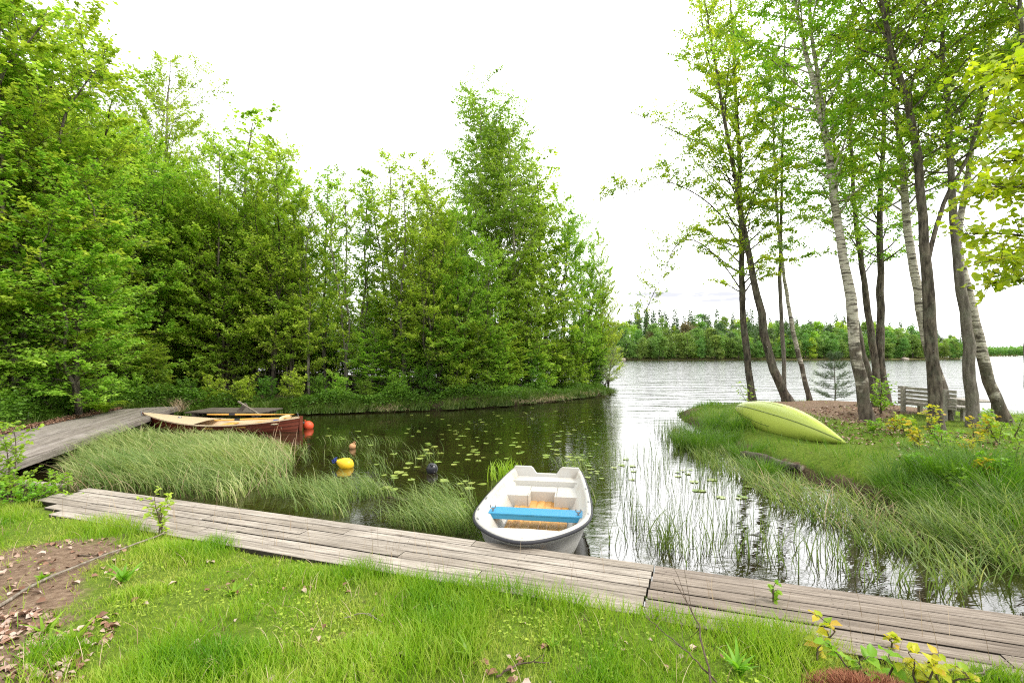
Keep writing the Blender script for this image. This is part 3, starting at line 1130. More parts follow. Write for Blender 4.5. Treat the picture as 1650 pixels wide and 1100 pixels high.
RS = np.linspace(0, 1, 34)
red = empty('rowing_boat', (-10.75, 14.05, .0), math.atan2(-.25, 4.75) - R(90), 'dark red wooden rowing boat with cream inside beside the left jetty', 'boat')
mb = MB()
rows_ = []
for s in RS:
    b, zg = float(rb_(s)), float(rzg(s))
    pts = []
    for i, t in enumerate((1, .8, .8, .58, .58, .36, .36, .18, .05)):
        lap = .014 if i in (2, 4, 6) else 0.0
        x = b * (.45 + .55 * t ** .6) - lap - (.006 * (i // 2))
        pts.append((max(x, 0), s * RL + (1 - t) * .42 * (1 - s) ** 4 - (1 - t) * .10 * s ** 6, -.12 + (zg + .12) * t))
    pts.append((0, s * RL + .45 * (1 - s) ** 4 - .11 * s ** 6, -.16))
    rows_.append(mir(pts))
shell(mb, rows_, flip=True, smooth=False)
mb.add(np.array(rows_[-1]), np.arange(len(rows_[-1]))[::-1])
mb.build('hull', M['red_hull'], red)
mb = MB()
rows_ = []
for s in RS[RS > .02]:
    b, zg = float(rb_(s)), float(rzg(s))
    bi = max(b - .022, 0)
    pts = [(b + .012, s * RL, zg - .025), (b + .012, s * RL, zg + .006), (max(bi - .025, 0), s * RL, zg + .006), (max(bi - .025, 0), s * RL, zg - .02)]
    rows_.append(pts)
shell(mb, rows_, smooth=False)
shell(mb, [[(-x, y, z) for x, y, z in r] for r in rows_], smooth=False, flip=True)
mb.build('gunwale', M['cream'], red)
mb = MB()
rows_ = []
for s in RS[(RS > .3) & (RS < .94)]:
    b, zg = float(rb_(s)) - .05, float(rzg(s))
    pts = [(b * (.5 + .5 * t ** .6), s * RL - (1 - t) * .05 * s ** 6, .02 + (zg - .02) * t) for t in (1, .7, .4, .15, 0)] + [(0, s * RL - .05 * s ** 6, .015)]
    rows_.append(mir(pts))
shell(mb, rows_)
mb.build('inner_shell', M['cream'], red)
mb = MB()
shell(mb, [[(-(float(rb_(s)) - .012), s * RL, float(rzg(s)) + .002), (0, s * RL, float(rzg(s)) + .035 * min(1, s * 6)), (float(rb_(s)) - .012, s * RL, float(rzg(s)) + .002)] for s in np.linspace(.01, .42, 16)])
fd = mb.build('foredeck', M['cream'], red)
mb = MB()
lathe(mb, [(0, .035), (.04, .035), (.05, .02), (.05, 0)], 14, c=(0, 1.15, float(rzg(1.15 / RL)) + .03))
mb.build('hatch_cap', M['metal'], fd)
for yy, nm in ((2.45, 'seat'), (3.35, 'seat')):
    mb = MB()
    s = yy / RL
    box(mb, (0, yy, float(rzg(s)) - .09), (2 * float(rb_(s)) - .1, .24, .025), .5)
    bevel(mb.build(nm, M['ochre_oar'], red), .005)
mb = MB()
s = .94
box(mb, (0, RL * .85, float(rzg(s)) - .12), (2 * float(rb_(.85)) - .12, .42, .03), .5)
mb.build('stern_seat', M['tan'], red)
mb = MB()
bt = float(rb_(1.0))
zt = float(rzg(1.0))
ang = np.linspace(0, np.pi, 13)
prism(mb, [(bt * .5, zt - .45), (bt, zt)] + [(bt * .9 * math.cos(a), zt + .02 * math.sin(a) ** .7) for a in ang] + [(-bt, zt), (-bt * .5, zt - .45)], RL - .04, RL + .004)
bevel(mb.build('transom', M['red_hull'], red), .008)
mb = MB()
bq = float(rb_(.9)) * .9
zq = float(rzg(.9))
prism(mb, [(bq * .7, zq - .3), (bq, zq)] + [(bq * .95 * math.cos(a), zq + .10 * math.sin(a) ** .5) for a in ang] + [(-bq, zq), (-bq * .7, zq - .3)], RL * .9, RL * .9 + .035)
bevel(mb.build('seat_back', M['tan'], red), .008)
mb = MB()
box(mb, (-.05, RL * .84, float(rzg(s)) - .085), (.30, .16, .035), .5, rotz=.4)
tag(mb.build('seat_cloth', M['blue_cloth'], red))
mb = MB()
tube(mb, [(0, -.012, .525), (0, .01, .35), (0, .12, .12)], .018, 6)
mb.build('stem_band', M['metal'], red)


def oar(p, q, label):
    p, q = np.array(p, float), np.array(q, float)
    L = np.linalg.norm(q - p)
    o = empty('oar', p, math.atan2(q[1] - p[1], q[0] - p[0]), label, 'oar', 'oars in the red boat')
    o.rotation_euler[1] = -math.asin((q[2] - p[2]) / L)
    mb = MB()
    xs_ = np.linspace(0, L * .78, 9)
    tube(mb, [(x, 0, 0) for x in xs_], [.016, .02, .024, .026, .026, .025, .024, .022, .02], 8)
    mb.build('shaft', M['ochre_oar'], o)
    mb = MB()
    rows_ = []
    for x, hw_ in ((L * .76, .018), (L * .80, .04), (L * .86, .07), (L * .94, .075), (L * .985, .066), (L, .045)):
        rows_.append([(x, -hw_, .004), (x, 0, .014), (x, hw_, .004), (x, hw_, -.004), (x, 0, -.012), (x, -hw_, -.004), (x, -hw_, .004)])
    shell(mb, rows_)
    mb.build('blade', M['ochre_oar'], o)
    mb = MB()
    tube(mb, [(L * .26, 0, 0), (L * .33, 0, 0)], .031, 8)
    mb.build('collar', M['rubber'], o)


oar(P(334, 667.5, 14.55), P(474, 667.5, 14.1), 'yellow oar lying along the far side of the red boat')
oar(P(346, 677, 13.7), P(470, 672.5, 13.75), 'yellow oar lying inside the near side of the red boat')

# --- buoys
def buoy(p, r, mat, label, prof=None, tilt=(0, 0), rope=None):
    o = empty('buoy', p, 0, label, 'buoy', 'mooring buoys in the cove')
    o.rotation_euler = (tilt[0], tilt[1], 0)
    mb = MB()
    if prof is None:
        a = np.linspace(-np.pi / 2, np.pi / 2, 15)
        prof = [(max(r * math.cos(t), .001), r * math.sin(t)) for t in a]
    lathe(mb, prof, 24)
    mb.build('float', mat, o)
    mb = MB()
    zt = prof[-1][1]
    lathe(mb, [(.001, zt + .03), (.018, zt + .025), (.022, zt), (.03, zt - .02)], 10)
    tube(mb, [(.028 * math.cos(t), 0, zt + .035 + .028 * math.sin(t)) for t in np.linspace(0, 2 * np.pi, 11)], .007, 5)
    mb.build('eye', M['navy'] if rope else mat, o)
    if rope:
        mb = MB()
        tube(mb, rope, .016, 6)
        mb.build('rope', M['navy'], o)
    return o


g = G(497, 690)
buoy((g[0], g[1], .075), .145, M['orange'], 'round orange buoy chained to the red boat stern', tilt=(R(20), R(-25)))
g = G(559, 752)
r = .13
pr = [(.001, -r), (r * .5, -r * .87), (r * .87, -r * .5), (r, 0), (r * .93, r * .4), (r * .75, r * .8), (r * .52, r * 1.15), (r * .32, r * 1.4), (.03, r * 1.55)]
buoy((g[0], g[1], .045), r, M['yellow'], 'yellow pear-shaped buoy with blue rope in the open cove', pr, (R(8), R(-68)), [(0, 0, r * 1.6), (.02, .01, r * 1.95), (-.03, .03, r * 2.2), (-.06, 0, r * 1.9), (-.03, -.03, r * 1.7), (.03, 0, r * 2.0), (.06, .02, r * 1.7)])
g = G(696, 761)
buoy((g[0], g[1], .07), .108, M['black_buoy'], 'round black buoy among lily pads left of the white boat', tilt=(R(50), R(10)))
g = G(568, 722)
buoy((g[0], g[1], .045), .075, M['tan_buoy'], 'small faded brown buoy behind the yellow buoy', tilt=(R(15), R(30)))

# chain from red boat stern to orange buoy
a, b = P(479, 664.5, 13.85), P(491, 681, 14.1)
ch = MB()
n = 13
for i in range(n):
    t = (i + .5) / n
    c = a * (1 - t) + b * t + np.array([0, 0, -.10 * math.sin(math.pi * t)])
    d = unit(b - a)
    u = unit(np.cross(d, [0, 0, 1])) if i % 2 else unit(np.cross(d, np.cross(d, [0, 0, 1])))
    tube(ch, [c + d * .026 * math.cos(q) + u * .014 * math.sin(q) for q in np.linspace(0, 2 * np.pi, 9)], .005, 5)
tag(ch.build('chain', M['metal']), 'short rusty chain from the red boat stern to the orange buoy', 'chain')

# --- lime canoe lying keel up on the bank
CL = 4.25
A_, B_ = P(1186, 658.0, 13.5), P(1363, 713.5, 9.45)


def cb_(s):
    return .385 * np.clip(1 - abs(2 * s - 1) ** 1.9, 0, 1) ** 1.0


def ck_(s):      # keel height over the gunwale plane, canoe upside down
    return .31 * np.clip(1 - abs(2 * s - 1) ** 3.4, 0, 1) ** .9


def cr_(s):
    return -.0 - .10 * abs(2 * s - 1) ** 3


can = bpy.data.objects.new('canoe', None)
C.objects.link(can)
tag(can, 'upturned lime green canoe lying keel up on the grassy bank', 'canoe')
ax = unit(B_ - A_)
upv = unit(np.array([0, 0, 1.0]) - ax * ax[2])
lat = np.cross(ax, upv)
import mathutils
roll = R(56)
cs, sn = math.cos(roll), math.sin(roll)
up2 = upv * cs - lat * (-sn)
up2 = upv * cs + lat * sn
lat2 = np.cross(ax, up2)
# local x = lateral, y = along, z = keel direction
Mx = np.stack([np.cross(ax, up2), ax, up2], 1)
can.matrix_world = mathutils.Matrix([list(Mx[0]) + [A_[0]], list(Mx[1]) + [A_[1]], list(Mx[2]) + [A_[2] - .0], [0, 0, 0, 1]])
CLr = float(np.linalg.norm(B_ - A_))
TS = np.concatenate([[0, .004, .012, .025], np.linspace(.05, .95, 25), [.975, .988, .996, 1.0]])
mb = MB()
rows_ = []
for s in TS:
    b, k = float(cb_(s)), float(ck_(s))
    z0 = float(cr_(s)) + .10
    pts = [(b * math.cos(t) ** .75 if t < np.pi / 2 - 1e-6 else 0, s * CLr, z0 + (k - (.10 - .10) ) * math.sin(t) ** .8 - 0) for t in np.linspace(0, np.pi / 2, 9)]
    rows_.append(mir(pts))
shell(mb, rows_)
ob = mb.build('hull', M['canoe'], can)
sm = ob.modifiers.new('thick', 'SOLIDIFY')
sm.thickness = .012
mb = MB()
keel = [(0, s * CLr, float(ck_(s)) + float(cr_(s)) + .10 + .006) for s in np.linspace(.015, .985, 40)]
tube(mb, keel, .016, 6)
mb.build('keel', M['canoe_line'], can)
for sx in (-1, 1):
    mb = MB()
    pts = []
    for s in np.linspace(.20, .56, 16):
        t = .86
        b, k = float(cb_(s)), float(ck_(s))
        pts.append((sx * (b * math.cos(t) ** .75), s * CLr, float(cr_(s)) + .10 + k * math.sin(t) ** .8 + .003))
    tube(mb, pts, .013, 6)
    mb.build('ridge', M['canoe_line'], can)
mb = MB()
for sx in (-1, 1):
    tube(mb, [(sx * (float(cb_(s)) + .004), s * CLr, float(cr_(s)) + .10) for s in TS], .014, 6)
mb.build('gunwale', M['canoe_line'], can)

# --- weathered bench seen from behind, and the pale plank table beside it
bx, by, bz = 10.47, 12.3, float(gz(10.5, 12.3)) - .12
be = empty('bench', (bx, by, bz), R(90), 'weathered grey slatted bench seen from behind by the leaning trunks', 'bench')
# local x along bench (world -> +Y is local +x), local y negative = seat side (+X world)
mb = MB()
for i, z in enumerate((.40, .50, .60, .70, .80)):
    box(mb, (0, -.03 + .0 * i, z + .0), (1.72, .028, .075), (i * .41) % 1)
bevel(mb.build('backrest', M['bench'], be), .004)
mb = MB()
for i in range(4):
    box(mb, (0, -.12 - i * .11, .43), (1.68, .095, .03), (i * .29 + .1) % 1)
bevel(mb.build('seat', M['bench'], be), .004)
for x in (-.62, .62):
    mb = MB()
    box(mb, (x, .03, .42), (.085, .085, .86), .4)
    bevel(mb.build('leg', M['bench'], be), .006)
    mb = MB()
    box(mb, (x, -.42, .205), (.085, .085, .41), .3)
    bevel(mb.build('leg', M['bench'], be), .006)
    mb = MB()
    box(mb, (x, -.2, .385), (.06, .5, .06), .6)
    mb.build('arm_bearer', M['bench'], be)
tb = empty('table', (11.75, 12.35, float(gz(11.7, 12.3)) - .06), R(72), 'low pale plank table standing just right of the weathered bench', 'table')
mb = MB()
for i in range(5):
    box(mb, (0, -.24 + i * .12, .52), (1.0, .112, .03), (i * .37) % 1)
bevel(mb.build('table_top', M['bench'], tb), .004)
mb = MB()
for i in range(9):
    box(mb, (-.44 + i * .11, .27, .36), (.104, .022, .285), (i * .53) % 1)
bevel(mb.build('side_boards', M['bench'], tb), .003)
for sx in (-1, 1):
    for sy in (-1, 1):
        mb = MB()
        box(mb, (sx * .42, sy * .215, .252), (.075, .075, .505), .3)
        mb.build('leg', M['bench'], tb)


# ------------------------------------------------------------------ trees
def interp_path(path, t):
    path = np.asarray(path, float)
    d = np.concatenate([[0], np.cumsum(np.linalg.norm(np.diff(path, axis=0), axis=1))])
    d /= d[-1]
    return np.stack([np.interp(t, d, path[:, i]) for i in range(3)], -1)


def smooth_path(path, n):
    """Catmull-Rom through the points, n samples"""
    p = np.asarray(path, float)
    p = np.concatenate([[2 * p[0] - p[1]], p, [2 * p[-1] - p[-2]]])
    out = []
    m = len(p) - 3
    for i in range(m):
        k = max(2, n // m)
        for t in np.linspace(0, 1, k, endpoint=False):
            a, b, c, d = p[i:i + 4]
            out.append(.5 * ((2 * b) + (-a + c) * t + (2 * a - 5 * b + 4 * c - d) * t * t + (-a + 3 * b - 3 * c + d) * t ** 3))
    out.append(p[-2])
    return np.array(out)


def tree(name, seed, stems, r0, env, base, nl, nleaf, leaf, mats, elev=(35, 55), droop=.0, twl=.55, flat=.55, twig_vis=True, spread_low=1.0, k=8, bend=.25, twigs_per_m=7.0, clump=.35, curl_up=.3, tw0=.3, Rm=None):
    """one tree: Empty > trunk (with limbs), crown (twigs and leaves). stems: list of trunk polylines from the base up (local coords).
    env(t): crown radius at trunk fraction t."""
    r = np.random.default_rng(seed)
    root = empty(name)
    tr, cr = MB(), MB()
    tw_b, tw_d, tw_l = [], [], []
    for si, path in enumerate(stems):
        path = smooth_path(path, 26)
        H = np.linalg.norm(np.diff(path, axis=0), axis=1).sum()
        tt = np.linspace(0, 1, len(path))
        rs = r0 * (.75 if si else 1.0) if np.isscalar(r0) else r0[si]
        rad = rs * .86 * np.clip(1 - tt, 0, 1) ** .8 + .010 + rs * .28 * np.exp(-tt * H / .22)
        path2 = path.copy()
        path2[1:-1, :2] += r.normal(0, rs * .10, (len(path) - 2, 2))
        pt = np.concatenate([[path2[0] - (np.array([0, 0, .25]) if path2[0][2] < .4 else (path2[1] - path2[0]) * .05)], path2])
        tube(tr, pt, np.concatenate([[rad[0] * 1.1], rad]), k, r.random(), 0, True, .05)
        n = nl if np.isscalar(nl) else nl[si]
        ts = base + (1 - base) * (np.arange(n) + r.random(n)) / n * .98
        for i, t in enumerate(ts):
            p0 = interp_path(path2, t)
            L = env(t) * (.65 + .5 * r.random()) * (1.0 if Rm is None else Rm if np.isscalar(Rm) else Rm[si])
            az = i * 2.39996 + r.normal(0, .35)
            L *= .55 + .9 * float(vnoise(t * 6.0 + si * 7, (az % 6.2832) * .95, 1.0, seed))
            e = R(elev[0] + (elev[1] - elev[0]) * (t - base) / (1 - base) + r.normal(0, 9))
            m = 6
            pts = [p0]
            d = np.array([math.cos(az) * math.cos(e), math.sin(az) * math.cos(e), math.sin(e)])
            for j in range(m):
                d = unit(d + np.array([0, 0, (curl_up if j < 3 else -droop - .1) * .35]) + r.normal(0, .09, 3) * bend * 3)
                pts.append(pts[-1] + d * L / m)
            pts = np.array(pts)
            lr = max(.008, rs * (1 - t) ** .6 * .30 * min(1, L / 1.2))
            tube(tr, pts, np.linspace(lr, .004, m + 1), 4 if lr < .025 else 5, r.random(), 0, False)
            nt_ = max(4, int(L * twigs_per_m))
            s = tw0 + (1 - tw0) * (np.arange(nt_) + r.random(nt_)) / nt_
            bp = interp_path(pts, s)
            dd = interp_path(np.gradient(pts, axis=0), s)
            dd = unit(dd)
            up = np.array([0, 0, 1.0])
            sd = unit(np.cross(dd, up))
            sg = np.where(np.arange(nt_) % 2 == 0, 1.0, -1.0)[:, None]
            fan = R(50) + r.normal(0, .3, nt_)
            td = dd * np.cos(fan)[:, None] + sd * sg * np.sin(fan)[:, None] + up * (r.normal(.12 - droop * 1.4, .30, nt_))[:, None]
            tl = twl * (.5 + .8 * r.random(nt_)) * (.80 + .25 * s) * min(1, .45 + L / 2)
            tw_b.append(bp); tw_d.append(unit(td)); tw_l.append(tl)
            tw_b.append(pts[-1:]); tw_d.append(unit(pts[-1:] - pts[-2:-1])); tw_l.append(np.array([twl * .5]))
    b, d, l = np.concatenate(tw_b), np.concatenate(tw_d), np.concatenate(tw_l)
    nt_ = len(b)
    # each twig bends: two segments
    mid = b + d * (l * .5)[:, None]
    d2 = unit(d + np.array([0, 0, -droop * 1.2 + .08]) + r.normal(0, .18, (nt_, 3)))
    end = mid + d2 * (l * .5)[:, None]
    if twig_vis:
        for (a0, a1, w0, w1) in ((b, mid, .0055, .004), (mid, end, .004, .0018)):
            u = unit(np.cross(a1 - a0, r.normal(size=(nt_, 3))))
            v_ = unit(np.cross(a1 - a0, u))
            ring = [a0 + w0 * u, a0 + w0 * (-.5 * u + .87 * v_), a0 + w0 * (-.5 * u - .87 * v_), a1 + w1 * u, a1 + w1 * (-.5 * u + .87 * v_), a1 + w1 * (-.5 * u - .87 * v_)]
            v = np.stack(ring, 1).reshape(-1, 3)
            o_ = np.arange(nt_)[:, None] * 6
            cr.add(v, np.concatenate([o_ + np.array(q) for q in ((0, 1, 4, 3), (1, 2, 5, 4), (2, 0, 3, 5))]), .3, 1)
    # leaves: clumpy allotment so that some twigs are full and others bare
    wgt = l * np.exp(r.normal(0, clump, nt_))
    cnt = r.multinomial(nleaf, wgt / wgt.sum())
    ix = np.repeat(np.arange(nt_), cnt)
    n = len(ix)
    s = r.random(n) ** .8
    lb = np.where((s < .5)[:, None], b[ix] + d[ix] * (l[ix] * s)[:, None], mid[ix] + d2[ix] * (l[ix] * (s - .5))[:, None])
    lb = lb + r.normal(0, .035, (n, 3))
    nrm = unit(np.stack([r.normal(0, flat, n), r.normal(0, flat, n), np.ones(n)], -1))
    sd = unit(np.cross(d[ix], nrm)) * np.where(r.random(n) < .5, 1.0, -1.0)[:, None]
    ld = unit(d[ix] * .6 + sd * (.5 + .7 * r.random(n))[:, None] + np.array([0, 0, -.25 - droop]) + r.normal(0, .25, (n, 3)))
    sz = leaf[0] * (.65 + .6 * r.random(n))
    tone = np.clip(.5 + .12 * r.normal(size=n) + .75 * (r.random(nt_)[ix] - .5), 0, 1)
    leafs(cr, lb, ld, nrm, sz, sz * leaf[1], tone)
    tr.build('trunk', mats[0], root)
    cr.build('crown', [mats[1], M['twig']], root)
    return root


def straight(H, lean=(0, 0), wob=.12, seed=0):
    r = np.random.default_rng(seed + 900)
    n = 7
    z = np.linspace(0, H, n)
    x = lean[0] * (z / H) ** 1.3 + np.concatenate([[0], r.normal(0, wob, n - 1)])
    y = lean[1] * (z / H) ** 1.3 + np.concatenate([[0], r.normal(0, wob, n - 1)])
    return np.stack([x, y, z], -1)


def env_alder(Rm, low=.6):
    return lambda t: Rm * float(np.interp(t, [0, .12, .3, .6, .8, .93, 1], [low, low + .2, 1, 1, .95, .80, .62]))


def env_cone(Rm):
    return lambda t: Rm * float(np.interp(t, [0, .1, .22, .5, .75, .92, 1], [.6, .85, 1, .86, .66, .46, .30]))


PROTO = {}
LEAF = (.092, .80)
for i in range(4):
    PROTO['alder', i] = tree('alder_tree', 20 + i, [straight(10, (.3, .1), seed=i), straight(8.7, (-1.0 + .3 * i, .8), seed=60 + i), straight(7.6, (.5, -1.1 + .2 * i), seed=64 + i)], .075, env_alder(1.62), (.06, .16, .10, .2)[i], (44, 34, 28), 29000, LEAF, (M['bark'], M['alder_leaf']), (12, 52), twl=.7, flat=.5, clump=.9, tw0=.42)
for i in range(3):
    PROTO['slim', i] = tree('slender_alder', 40 + i, [straight(9, seed=10 + i, wob=.08), straight(7.6, (.5 - .4 * i, .4), seed=15 + i, wob=.08)], .05, env_alder(.85, .5), .12, (46, 34), 8000, (.085, .8), (M['bark_grey'], M['alder_leaf']), (18, 52), twl=.5, flat=.8, clump=.7)
for i in range(2):
    PROTO['birch', i] = tree('birch_tree', 50 + i, [straight(14.5, (-.5 + i, 0), seed=20 + i)], .13, env_cone(3.9), .08, 130, 68000, (.085, .75), (M['bark_birch'], M['birch_leaf']), (25, 55), droop=.28, twl=.85, flat=.9, clump=.6)
PROTO['open', 0] = tree('tall_aspen', 60, [straight(16, (.8, 0), seed=31), straight(14.6, (-1.2, .5), seed=33)], .14, lambda t: 3.0 * float(np.interp(t, [0, .3, .5, .8, 1], [.3, .5, 1, .75, .2])), .3, (52, 40), 24000, (.095, .75), (M['bark_grey'], M['birch_leaf']), (25, 50), twl=.8, flat=.9, clump=.8)
for i in range(2):
    PROTO['shrub', i] = tree('shrub', 70 + i, [straight(1.6, (.3, 0), seed=40 + i, wob=.1), straight(1.5, (-.4, .2), seed=44 + i, wob=.1), straight(1.3, (.1, -.5), seed=48 + i, wob=.1)], .022, lambda t: .62, .08, 14, 2600, (.095, .8), (M['bark'], M['dark_leaf'] if i else M['alder_leaf']), (20, 60), twl=.35, flat=.7, k=5)
PROTO['willow', 0] = tree('willow_shrub', 80, [straight(2.4, (.8, 0), seed=50, wob=.15), straight(2.2, (-.6, .2), seed=51, wob=.15), straight(2.0, (.3, -.7), seed=52)], .03, lambda t: .9, .1, 18, 4200, (.085, .32), (M['bark_grey'], M['willow_leaf']), (25, 60), twl=.5, flat=.8, k=5)
used = set()


def put(key, px, Y, top=None, base_z=None, wid=1.0, label=None, cat='tree', group=None, rz=None, H=None, X=None):
    """first use moves the proto itself, later uses copy it. px: photo column, top: photo row of its tip"""
    src = PROTO[key]
    if key in used:
        o = copy_tree(src)
    else:
        o = src
        used.add(key)
    X = (px - CX) / F * Y if X is None else X
    z = float(gz(X, Y)) - .05 if base_z is None else base_z
    H0 = {'alder': 10, 'slim': 9, 'birch': 14.5, 'open': 16, 'shrub': 1.9, 'willow': 2.6}[key[0]]
    h = (CZ + (HY - top) / F * Y - z) if H is None else H
    s = h / H0
    o.location = (X, Y, z)
    o.scale = (s * wid, s * wid, s)
    o.rotation_euler = (0, 0, random.random() * 6.28 if rz is None else rz)
    for kk in ('label', 'category', 'group'):
        if kk in o:
            del o[kk]
    tag(o, label, cat, group)
    return o


FG = 'broadleaf trees of the left forest'
front = [
    (('alder', 0), -70, 12.6, -60, 1.25, 'tall alder at the left picture edge behind the jetty leaves'),
    (('alder', 1), 25, 13.4, -20, 1.2, 'alder with upright pale trunk at the far left above the sapling'),
    (('alder', 2), 85, 14.6, 60, 1.15, 'leaning alder second from the far left behind the jetty'),
    (('alder', 0), 128, 13.8, 285, 1.4, 'bright low alder hanging over the leaf-strewn jetty edge'),
    (('alder', 0), 140, 18, 205, 1.2, 'tall full alder left of the open-crowned aspen'),
    (('open', 0), 262, 25, 104, 1.1, 'tall thin-leaved aspen standing above the left forest'),
    (('alder', 2), 205, 18.5, 232, 1.1, 'dark green alder behind the middle of the jetty'),
    (('alder', 1), 262, 20, 262, 1.05, 'alder behind the far end of the wide jetty'),
    (('alder', 3), 318, 20.5, 300, 1.0, 'alder behind the small dark jetty'),
    (('alder', 0), 360, 20, 245, .95, 'bright alder above the middle of the red boat'),
    (('slim', 0), 398, 23, 198, 1.7, 'thin-topped tree rising above the alders over the red boat'),
    (('alder', 2), 438, 20.2, 252, .95, 'alder above the stern of the red boat'),
    (('alder', 1), 468, 20.5, 300, .85, 'alder at the edge of the gap of slender stems'),
    (('slim', 1), 498, 20.0, 330, 1.1, 'slender alder above the orange buoy'),
    (('slim', 2), 526, 21.5, 280, 1.1, 'slender see-through alder, first of the light thicket'),
    (('slim', 0), 557, 20.4, 298, 1.05, 'slender alder above the yellow buoy'),
    (('slim', 1), 588, 21.5, 288, 1.1, 'slender alder second right of the yellow buoy'),
    (('slim', 2), 626, 22, 254, 1.25, 'tallest slender alder of the light thicket'),
    (('slim', 0), 652, 20.2, 285, 1.2, 'slender alder just left of the dense green alder'),
    (('slim', 1), 684, 22.5, 260, 1.3, 'slender tip rising behind the dense green alder'),
    (('alder', 3), 690, 20.4, 318, .95, 'dense green alder leaning over the lily pads'),
    (('alder', 0), 735, 20.9, 345, .95, 'dense low alder in front of the tall birches'),
    (('alder', 2), 785, 21.9, 400, 1.0, 'low leafy alder at the foot of the tall birches'),
    (('birch', 0), 782, 25, 172, 1.0, 'tallest drooping birch rising from the point'),
    (('birch', 1), 832, 24.6, 215, 1.0, 'second tall birch just right of the tallest birch'),
    (('alder', 1), 848, 23.7, 420, .9, 'alder below the second tall birch at the water'),
    (('slim', 2), 868, 25.5, 268, 1.7, 'loose tree to the right of the birches'),
    (('alder', 3), 905, 26.3, 330, .85, 'alder third from the end of the point'),
    (('alder', 0), 938, 27.2, 358, .75, 'alder second from the end of the point'),
    (('alder', 2), 980, 28.6, 455, .75, 'lowest rounded alder at the very end of the wooded point'),
    (('birch', 0), 806, 26.5, 215, .9, 'birch filling the space between the two tallest birches'),
    (('alder', 1), 962, 28.2, 392, .72, 'last alder at the tip of the wooded point'),
]
for key, px, Y, top, wid, lab in front:
    put(key, px, Y, top, wid=wid, label=lab, group=FG)
# trees further back in the wood
BG = 'trees deep in the forest'
rb = np.random.default_rng(77)
n = 0
for row, (Y0, topa, topb) in enumerate(((24.5, 250, 330), (29, 270, 340), (34, 300, 360), (39, 320, 380))):
    for px in np.arange(-120 + row * 17, 760 - row * 15, 52):
        if 478 < px < 660 and rb.random() < .85:
            continue
        px = px + rb.normal(0, 12)
        Y = Y0 + rb.normal(0, 1.0) + .002 * px
        top = float(np.interp(px, [-100, 100, 300, 480, 560, 720, 800], [60, 160, 280, 330, 420, 330, 330])) + rb.random() * 55 + row * 12
        put(('alder', int(rb.integers(4))), px, Y, top, wid=1.15, label='alder deep in the forest behind the front row', group=BG)
for px in np.arange(-160, 500, 48):      # stand close behind the front row on the left to close it
    Y = 16.5 + rb.random() * 1.5 + (px > 150) * 4.5 + (px > 420) * 1
    put(('alder', int(rb.integers(4))), px + rb.normal(0, 8), Y, float(np.interp(px, [-160, 100, 300, 500], [60, 230, 330, 350])) + rb.random() * 40, wid=1.25, label='leafy alder directly behind the front row above the jetty', group='alders behind the jetty row')

for px in np.arange(250, 960, 30):
    Y = float(np.interp(px, [250, 500, 760, 960], [20.5, 22.5, 25.5, 29])) + rb.normal(0, .5)
    put(('alder', int(rb.integers(4))), px + rb.normal(0, 6), Y, H=(2.6 + 2.2 * rb.random()) * (.8 if 480 < px < 660 else 1), wid=1.9, label='low bushy alder filling the gaps between the forest stems', group='low bushes behind the shore trees')
for px in np.arange(455, 730, 24):
    put(('alder', int(rb.integers(3))), px + rb.normal(0, 6), 26 + rb.normal(0, .8), H=3.4 + 1.2 * rb.random(), wid=1.7, label='leafy bush growing behind the light thicket of slender stems', cat='bush', group='bushes behind the light thicket')
for px, Y in ((705, 20.0), (745, 20.5), (782, 21.4), (818, 22.3), (850, 23.2), (890, 24.6), (925, 25.9), (955, 27.0), (655, 19.6), (605, 19.3)):
    put(('alder', int(rb.integers(2)) * 2), px + rb.normal(0, 5), Y + .55, H=(2.2 if px > 660 else 1.7) + 1.1 * rb.random(), wid=1.9, label='low alder leaning its leaves out over the cove water', group='low alders overhanging the cove')
for px in np.arange(-140, 260, 34):
    Y = float(np.interp(px, [-140, 0, 120, 260], [12.8, 13.6, 16.2, 18.8])) + rb.normal(0, .3)
    put(('alder', int(rb.integers(4))), px + rb.normal(0, 6), Y, H=1.8 + 1.4 * rb.random(), wid=1.9, label='low bushy growth beside the land edge of the jetty', cat='bush', group='bushes behind the jetty')

# shrubs along the forest shore
SG = 'shrubs on the forest shore'
shr = [(345, 17.9, .9), (300, 17.6, .8), (395, 17.9, .9), (430, 18.0, .8), (470, 18.2, .9), (515, 18.8, .8), (545, 18.9, .9), (590, 18.9, .7), (640, 19.5, .9), (690, 19.8, 1.0), (735, 20.3, 1.3), (775, 21.3, 1.6),
       (815, 22.4, 1.6), (850, 23.4, 1.5), (880, 24.3, 1.4), (910, 25.3, 1.5), (935, 26.5, 1.6), (955, 27.3, 1.5), (30, 12.9, .7), (75, 13.4, .8), (120, 14.1, .7), (165, 15.2, .8), (210, 16.9, .9), (255, 17.6, 1.0), (-10, 12.6, .9)]
for i, (px, Y, h) in enumerate(shr):
    put(('shrub', i % 2), px, Y, H=h * 1.15, wid=1.15, label='leafy green shrub at the foot of the forest trees', cat='shrub', group=SG)
put(('willow', 0), 974, 27.3, H=2.3, wid=1.0, label='silvery willow shrub at the tip of the wooded point', cat='shrub')

# ------------------------------------------------------------------ birches and alders on the right bank, each with its own trunk line
def stem_px(pts, Y, dY=0.0):
    n = len(pts)
    return np.array([P(x, y, Y + dY * i / max(1, n - 1)) for i, (x, y) in enumerate(pts)])


